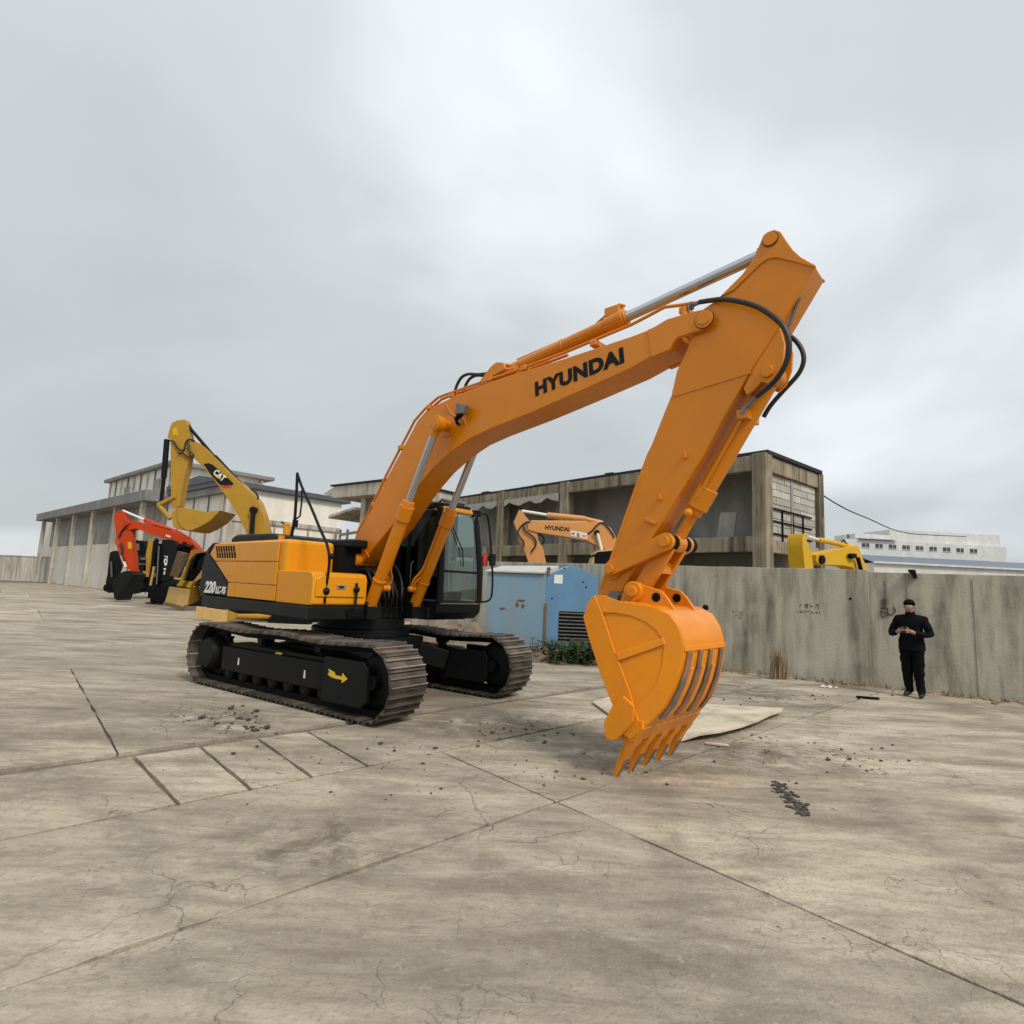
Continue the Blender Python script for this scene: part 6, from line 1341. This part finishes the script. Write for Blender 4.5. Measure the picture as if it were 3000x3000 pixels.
plate(OF, LO, 'lift_arm', [(584, 1680), (592, 1668), (594, 1690), (570, 1706), (566, 1702)], M['sand'], 0.06, y=0.3)
plate(OF, LO, 'rear_frame', [(585, 1706), (640, 1700), (640, 1740), (585, 1745)], M['yellow'], 0.6, y=1.6)
for x, y in ((1.1, 0.6), (3.6, 0.6), (1.1, 2.4), (3.6, 2.4)):
    m = MB(); m.cyl((OF.Y(565, 1760, 0)[0] + x - 0.4, y, 0.6), (OF.Y(565, 1760, 0)[0] + x - 0.4, y + 0.45, 0.6), 0.6, n=28); o = obj('wheel', m, M['dark'], LO, 0.05); m = MB(); m.cyl((OF.Y(565, 1760, 0)[0] + x - 0.4, y - 0.02, 0.6), (OF.Y(565, 1760, 0)[0] + x - 0.4, y + 0.1, 0.6), 0.3, n=20); obj('rim', m, M['yellow'], o)
# slanted dark ripper frame standing by the loader
m = MB(); p0, p1 = OF.Y(537, 1618, 1.6), OF.Y(514, 1690, 1.6); m.beam((p0[0], 1.6, p0[1]), (p1[0], 1.6, p1[1]), 0.3, 0.42, up=(1, 0, 0)); rp_ = obj('ripper_frame', m, M['rust'], LO, 0.03)
m = MB(); m.tube([opt(548, 1625, 1.4), opt(540, 1648, 1.4), opt(535, 1660, 1.4), opt(530, 1672, 1.4), opt(518, 1690, 1.4)], 0.03, 6, smooth=3); obj('hose', m, M['steel'], rp_)

# ---- blade of a small bulldozer under the counterweight
DF = Frame(-11.0, 21.5, 0.0)
DZ = machine('bulldozer', DF, 'small bulldozer mostly hidden behind the excavator, pale yellow blade on the ground', 'bulldozer')
bl_ = plate(DF, DZ, 'blade', [(575, 1776), (667, 1789), (664, 1822), (652, 1827), (567, 1806), (572, 1796)], M['sand'], 0.03, y=-0.6)
plate(DF, DZ, 'blade_end', [(667, 1789), (693, 1798), (690, 1812), (664, 1824)], M['yellow'], 0.05, y=-0.5, parent=bl_)
rod(DF, DZ, 'push_arm', (690, 1806), (796, 1806), 0.1, M['yellow'], 0.0)
plate(DF, DZ, 'body', [(700, 1690), (900, 1690), (900, 1790), (720, 1790)], M['yellow'], 0.7, y=0.8, bevel=0.06)
for y in (0.0, 1.7):
    plate(DF, DZ, 'track', [(782, 1822), (790, 1806), (810, 1800), (880, 1802), (902, 1812), (906, 1828), (890, 1838), (800, 1836)], M['dark'], 0.22, y=y, near=-0.2, bevel=0.04)

# ---- dark machine at the far left
GF = Frame(-23.5, 33.0, 0.0)
GX = machine('stick_attachment', GF, 'worn dark excavator stick with a small bucket standing at the far left edge', 'attachment')
plate(GF, GX, 'arm', [(321, 1619), (330, 1614), (346, 1613), (351, 1630), (350, 1645), (345, 1665), (338, 1685), (330, 1715), (322, 1728), (312, 1716), (309, 1708), (314, 1680), (317, 1650)], M['charcoal'], 0.2)
rod(GF, GX, 'bucket_cylinder', (326, 1645), (328, 1690), 0.06, M['steel'], -0.24); m = MB(); p = GF.Y(322, 1722, 0); m.cyl((p[0], -0.25, p[1]), (p[0], 0.25, p[1]), 0.22, n=20); obj('bucket_pin', m, M['dark'], GX, 0.02)
plate(GF, GX, 'bucket', [(311, 1712), (332, 1716), (336, 1733), (322, 1737), (312, 1728)], M['dark'], 0.45, near=-0.3)

# ---- pale orange excavator behind the wall
PF = Frame(3.2, 20.5, 0.0)
PX = machine('excavator', PF, 'pale orange excavator with dark lettering behind the wall and the blue kiosk', 'excavator')
plate(PF, PX, 'arm', [(1521, 1493), (1530, 1498), (1540, 1513), (1554, 1529), (1566, 1545), (1573, 1560), (1577, 1583), (1591, 1606), (1600, 1650), (1612, 1730), (1575, 1740), (1549, 1650), (1535, 1606), (1519, 1583), (1516, 1560), (1505, 1529)], M['paleorange'], 0.16)
pb_ = plate(PF, PX, 'boom', [(1544, 1532), (1552, 1527), (1656, 1530), (1719, 1529), (1763, 1529), (1791, 1548), (1805, 1574), (1825, 1640), (1845, 1715), (1815, 1725), (1795, 1660), (1782, 1613), (1756, 1602), (1719, 1583), (1642, 1570), (1575, 1560), (1548, 1552)], M['paleorange'], 0.21)
rod(PF, PX, 'arm_cylinder_rod', (1529, 1497), (1606, 1509), 0.05, M['white']); rod(PF, PX, 'arm_cylinder', (1604, 1509), (1714, 1520), 0.1, M['paleorange']); rod(PF, PX, 'cylinder_lug', (1714, 1520), (1765, 1532), 0.08, M['paleorange'])
plate(PF, PX, 'boom_top_edge', [(1556, 1524), (1720, 1526), (1720, 1532), (1556, 1531)], M['sand'], 0.17)
p0, p1 = PF.Y(1597, 1546, -0.215), PF.Y(1668, 1550, -0.215)
lettering(fit_text(text_mesh('HYUNDAI', 0.3, 0.001, 0.01), p1[0] - p0[0], 0.155), M['letter'], pb_, (p0[0] + p1[0]) / 2, -0.215, (p0[1] + p1[1]) / 2, radians(-2.5))
plate(PF, PX, 'white_sticker', [(1672, 1554), (1722, 1563), (1720, 1579), (1673, 1569)], M['white'], 0.004, y=-0.214, near=-0.217, bevel=0, parent=pb_)
for q in ([(1676, 1559), (1684, 1560), (1683, 1568), (1676, 1566)], [(1690, 1560), (1698, 1563), (1698, 1574), (1690, 1571)]): plate(PF, PX, 'sticker_print', q, M['farblue'], 0.003, y=-0.221, near=-0.223, bevel=0, parent=pb_)
plate(PF, PX, 'sticker_print', [(1705, 1566), (1718, 1568), (1717, 1574), (1705, 1572)], M['paleorange'], 0.003, y=-0.221, near=-0.223, bevel=0, parent=pb_)
rod(PF, PX, 'boom_cylinder', (1750, 1562), (1766, 1625), 0.055, M['white'], -0.3); m = MB(); p = PF.Y(1749, 1560, -0.3); m.cyl((p[0], -0.34, p[1]), (p[0], 0.3, p[1]), 0.09, n=16); obj('cylinder_pin', m, M['dark'], PX)
hose(PF, PX, [(1553, 1529), (1540, 1531), (1525, 1544), (1517, 1560), (1525, 1575), (1534, 1588), (1533, 1605)], 0.03, -0.22); hose(PF, PX, [(1535, 1541), (1540, 1555), (1560, 1570), (1570, 1585), (1568, 1602), (1559, 1612), (1560, 1618)], 0.03, -0.22)
hose(PF, PX, [(1577, 1566), (1590, 1572), (1594, 1585), (1586, 1596)], 0.03, 0.1); hose(PF, PX, [(1722, 1564), (1735, 1555), (1750, 1538), (1765, 1532), (1785, 1550), (1800, 1575)], 0.03, -0.23)
pc_ = plate(PF, PX, 'cab', [(1740, 1625), (1750, 1616), (1795, 1612), (1797, 1740), (1738, 1740)], M['darkglass'], 0.5, y=-0.8)
plate(PF, PX, 'cab_frame', [(1733, 1655), (1743, 1620), (1752, 1612), (1797, 1608), (1797, 1616), (1756, 1620), (1748, 1630), (1738, 1656)], M['sand'], 0.5, y=-0.8, parent=pc_)
simple_body(PX, PF.Y(1830, 1715, 0)[0], M['paleorange'], 0.95, face=-1, cab_y=-0.8)

# ---- bright yellow excavator behind the wall at right
a0 = DP(2358, 1640, 15.6)
HF = Frame(a0.x, a0.y, radians(33))
HX = machine('excavator', HF, 'bright yellow excavator whose boom shows above the concrete wall at right', 'excavator')
AWd = 0.22
plate(HF, HX, 'arm', [(2356, 1563), (2362, 1568), (2366, 1595), (2377, 1613), (2384, 1663), (2390, 1740), (2362, 1740), (2358, 1663), (2352, 1603), (2352, 1575)], M['yellow2'], AWd, near=-AWd)
plate(HF, HX, 'boom', [(2392, 1625), (2402, 1619), (2414, 1619), (2466, 1606), (2507, 1598), (2514, 1600), (2519, 1608), (2528, 1636), (2544, 1669), (2575, 1760), (2540, 1765), (2510, 1680), (2499, 1663), (2472, 1657), (2400, 1654), (2392, 1645)], M['yellow2'], 0.2, near=-0.2)
rod(HF, HX, 'arm_cylinder_rod', (2366, 1572), (2398, 1581), 0.035, M['white'], -0.02); rod(HF, HX, 'arm_cylinder', (2398, 1581), (2472, 1597), 0.07, M['yellow2'], -0.02); rod(HF, HX, 'cylinder_lug', (2470, 1597), (2500, 1602), 0.06, M['yellow2'], -0.02)
hose(HF, HX, [(2464, 1592), (2470, 1582), (2476, 1588), (2486, 1600)], 0.025, -0.05)
plate(HF, HX, 'boom_lamp', [(2490, 1626), (2495, 1621), (2507, 1622), (2509, 1634), (2497, 1637)], M['dark'], 0.06, y=-0.27, near=-0.3)
rod(HF, HX, 'boom_cylinder', (2513, 1634), (2525, 1680), 0.055, M['dark'], -0.3)
m = MB(); p = HF.Y(2384, 1640, 0); m.cyl((p[0], -0.26, p[1]), (p[0], 0.26, p[1]), 0.12, n=20); obj('joint_pin', m, M['dark'], HX)
simple_body(HX, HF.Y(2560, 1750, 0)[0], M['yellow2'], 0.72, face=-1, cab_y=-0.6)

# ================================================================== the person at the wall
px_, py_ = 7.46, 10.85
PE = empty('person', (px_, py_, 0), radians(0), 'person in black clothes looking down at a phone by the concrete wall', 'person')
J = {}
def build_person():
    bm = bmesh.new(); L = bm.verts.layers.skin.verify()
    V = {}
    def v(n, p, r):
        w = bm.verts.new(p); w[L].radius = (r, r) if not isinstance(r, tuple) else r; V[n] = w; return w
    # facing -Y (towards the viewer), slightly turned
    v('pel', (0, 0, 0.95), (0.19, 0.15)); v('sp1', (0, 0.0, 1.10), (0.195, 0.15)); v('sp2', (0, 0.0, 1.26), (0.205, 0.15)); v('sp3', (0, 0.01, 1.39), (0.175, 0.12)); v('nk', (0, -0.005, 1.475), 0.062); v('nk2', (0, -0.03, 1.53), 0.058)
    v('hd', (0, -0.055, 1.60), (0.078, 0.088)); v('hd2', (0, -0.055, 1.67), (0.075, 0.085))
    for s, n in ((-1, 'r'), (1, 'l')):
        v(n + 'sh', (s * 0.20, 0.01, 1.39), 0.088); v(n + 'el', (s * 0.325, -0.03, 1.12), 0.066); v(n + 'fa', (s * 0.21, -0.20, 1.13), 0.056); v(n + 'wr', (s * 0.10, -0.285, 1.175), 0.034)
        v(n + 'pa', (s * 0.05, -0.315, 1.195), (0.036, 0.026))
        v(n + 'hp', (s * 0.095, 0.0, 0.88), 0.125); v(n + 'kn', (s * 0.09, -0.01, 0.50), 0.095); v(n + 'cf', (s * 0.092, 0.02, 0.30), 0.085); v(n + 'an', (s * 0.10 + 0.03, 0.03 - 0.05 * (s > 0), 0.09), 0.068); v(n + 'ft', (s * 0.125 + 0.03, -0.07 - 0.05 * (s > 0), 0.05), 0.045); v(n + 'to', (s * 0.135 + 0.03, -0.15 - 0.05 * (s > 0), 0.04), 0.04)
    E = [('pel', 'sp1'), ('sp1', 'sp2'), ('sp2', 'sp3'), ('sp3', 'nk'), ('nk', 'nk2'), ('nk2', 'hd'), ('hd', 'hd2')]
    for n in 'rl': E += [('sp3', n + 'sh'), (n + 'sh', n + 'el'), (n + 'el', n + 'fa'), (n + 'fa', n + 'wr'), (n + 'wr', n + 'pa'), ('pel', n + 'hp'), (n + 'hp', n + 'kn'), (n + 'kn', n + 'cf'), (n + 'cf', n + 'an'), (n + 'an', n + 'ft'), (n + 'ft', n + 'to')]
    for a, b in E: bm.edges.new((V[a], V[b]))
    V['pel'][L].use_root = True
    me = bpy.data.meshes.new('skeleton'); bm.to_mesh(me); bm.free()
    o = bpy.data.objects.new('skeleton', me); COL.objects.link(o)
    sk = o.modifiers.new('skin', 'SKIN'); sk.use_smooth_shade = True; ss = o.modifiers.new('sub', 'SUBSURF'); ss.levels = 2; ss.render_levels = 2
    dg = bpy.context.evaluated_depsgraph_get(); dg.update()
    out = bpy.data.meshes.new_from_object(o.evaluated_get(dg)); bpy.data.objects.remove(o)
    return out
body = build_person(); body.name = 'body'
bm = bmesh.new(); bm.from_mesh(body)
# fingers: five short bent chains per hand, thumb from the side of the palm
def chain(bm, pts, rs, n=7):
    t = MB.__new__(MB); t.bm = bm; t.tube(pts, rs, n)
for s in (-1, 1):
    for k in range(4):
        z = 1.215 - k * 0.017; ln = (0.062, 0.07, 0.066, 0.052)[k]
        chain(bm, [(s * 0.06, -0.325, z), (s * 0.045, -0.335 - ln * 0.35, z - 0.004), (s * 0.012, -0.335 - ln * 0.45, z - 0.008), (s * -0.006, -0.325 - ln * 0.2, z - 0.01)], [0.0095, 0.009, 0.0085, 0.007])
    chain(bm, [(s * 0.066, -0.305, 1.215), (s * 0.05, -0.325, 1.238), (s * 0.026, -0.338, 1.243)], [0.011, 0.010, 0.008])
# face relief: nose, brow and ears
for c, r, sc_ in (((0, -0.142, 1.620), 0.016, (0.8, 1.1, 1.5)), ((-0.078, -0.05, 1.625), 0.024, (0.4, 0.8, 1.2)), ((0.078, -0.05, 1.625), 0.024, (0.4, 0.8, 1.2)), ((0, -0.128, 1.588), 0.02, (1.1, 0.5, 0.35))):
    bmesh.ops.create_uvsphere(bm, u_segments=10, v_segments=8, radius=1, matrix=Matrix.Translation(c) @ Matrix.Diagonal((r * sc_[0], r * sc_[1], r * sc_[2], 1)))
M['skin'] = mat('skin', (0.36, 0.195, 0.135), 0.55); M['cloth_black'] = mat('black_cloth', (0.006, 0.006, 0.008), 0.9, bump=0.2, bscale=30, spec=0.1); M['trouser'] = mat('black_trousers', (0.005, 0.005, 0.006), 0.9, spec=0.1); M['shoe_black'] = mat('black_shoes', (0.012, 0.012, 0.012), 0.4); M['hair'] = mat('black_hair', (0.006, 0.0055, 0.0055), 0.8, spec=0.08)
bm.normal_update()
for v_ in bm.verts:                            # cloth folds on jacket and trousers
    if v_.co.z < 1.46 and v_.co.z > 0.1 and v_.co.y > -0.26:
        p_ = Vector((v_.co.x * 9, v_.co.y * 9, v_.co.z * 14 + 3)); v_.co += v_.normal * (0.016 * mnoise.noise(p_) + 0.008 * mnoise.noise(p_ * 2.3))
for f in bm.faces:
    c = f.calc_center_median(); f.smooth = True
    if c.z > 1.525 or (c.y < -0.283 and c.z > 1.1): f.material_index = 1
    elif c.z < 0.085: f.material_index = 3
    elif c.z < 0.90: f.material_index = 2
    else: f.material_index = 0
bm.to_mesh(body); bm.free()
for k in ('cloth_black', 'skin', 'trouser', 'shoe_black'): body.materials.append(M[k])
pb2 = obj('body', body, None, PE)
hm = MB(); hm.ball((0, -0.040, 1.675), 0.092, 24, 18, (1.0, 1.08, 0.95))
for v_ in [q for q in hm.bm.verts if q.co.z < 1.60 or (q.co.z < 1.690 and q.co.y < -0.075)]: hm.bm.verts.remove(v_)
for v_ in list(hm.bm.verts):
    n = mnoise.noise(v_.co * 40); v_.co += (v_.co - Vector((0, -0.045, 1.65))).normalized() * n * 0.006
obj('hair', hm, M['hair'], PE)
jm = MB(); jm.tube([(0, -0.01, 1.455), (0, -0.018, 1.50), (0, -0.03, 1.535)], [0.085, 0.076, 0.072], 16); obj('collar', jm, M['cloth_black'], PE)
hem = MB(); hem.tube([(0, 0, 0.84), (0, 0, 0.95), (0, 0, 1.05)], [0.215, 0.21, 0.195], 18)
for v_ in hem.bm.verts: v_.co.y *= 0.78
obj('jacket_hem', hem, M['cloth_black'], PE)
PE.rotation_euler = (0, 0, radians(-52))
c_, s_ = cos(radians(-52)), sin(radians(-52))
ph = MB(); ph.box(-0.04, 0.04, -0.006, 0.006, -0.075, 0.075); lx, ly, lz = 0.0, -0.345, 1.205
po = obj('mobile_phone', ph, M['letter'], None, 0.004, (px_ + lx * c_ - ly * s_, py_ + lx * s_ + ly * c_, lz), (radians(-35), 0, radians(-52)))
tag(po, 'dark mobile phone held in both hands by the person in black', 'phone')
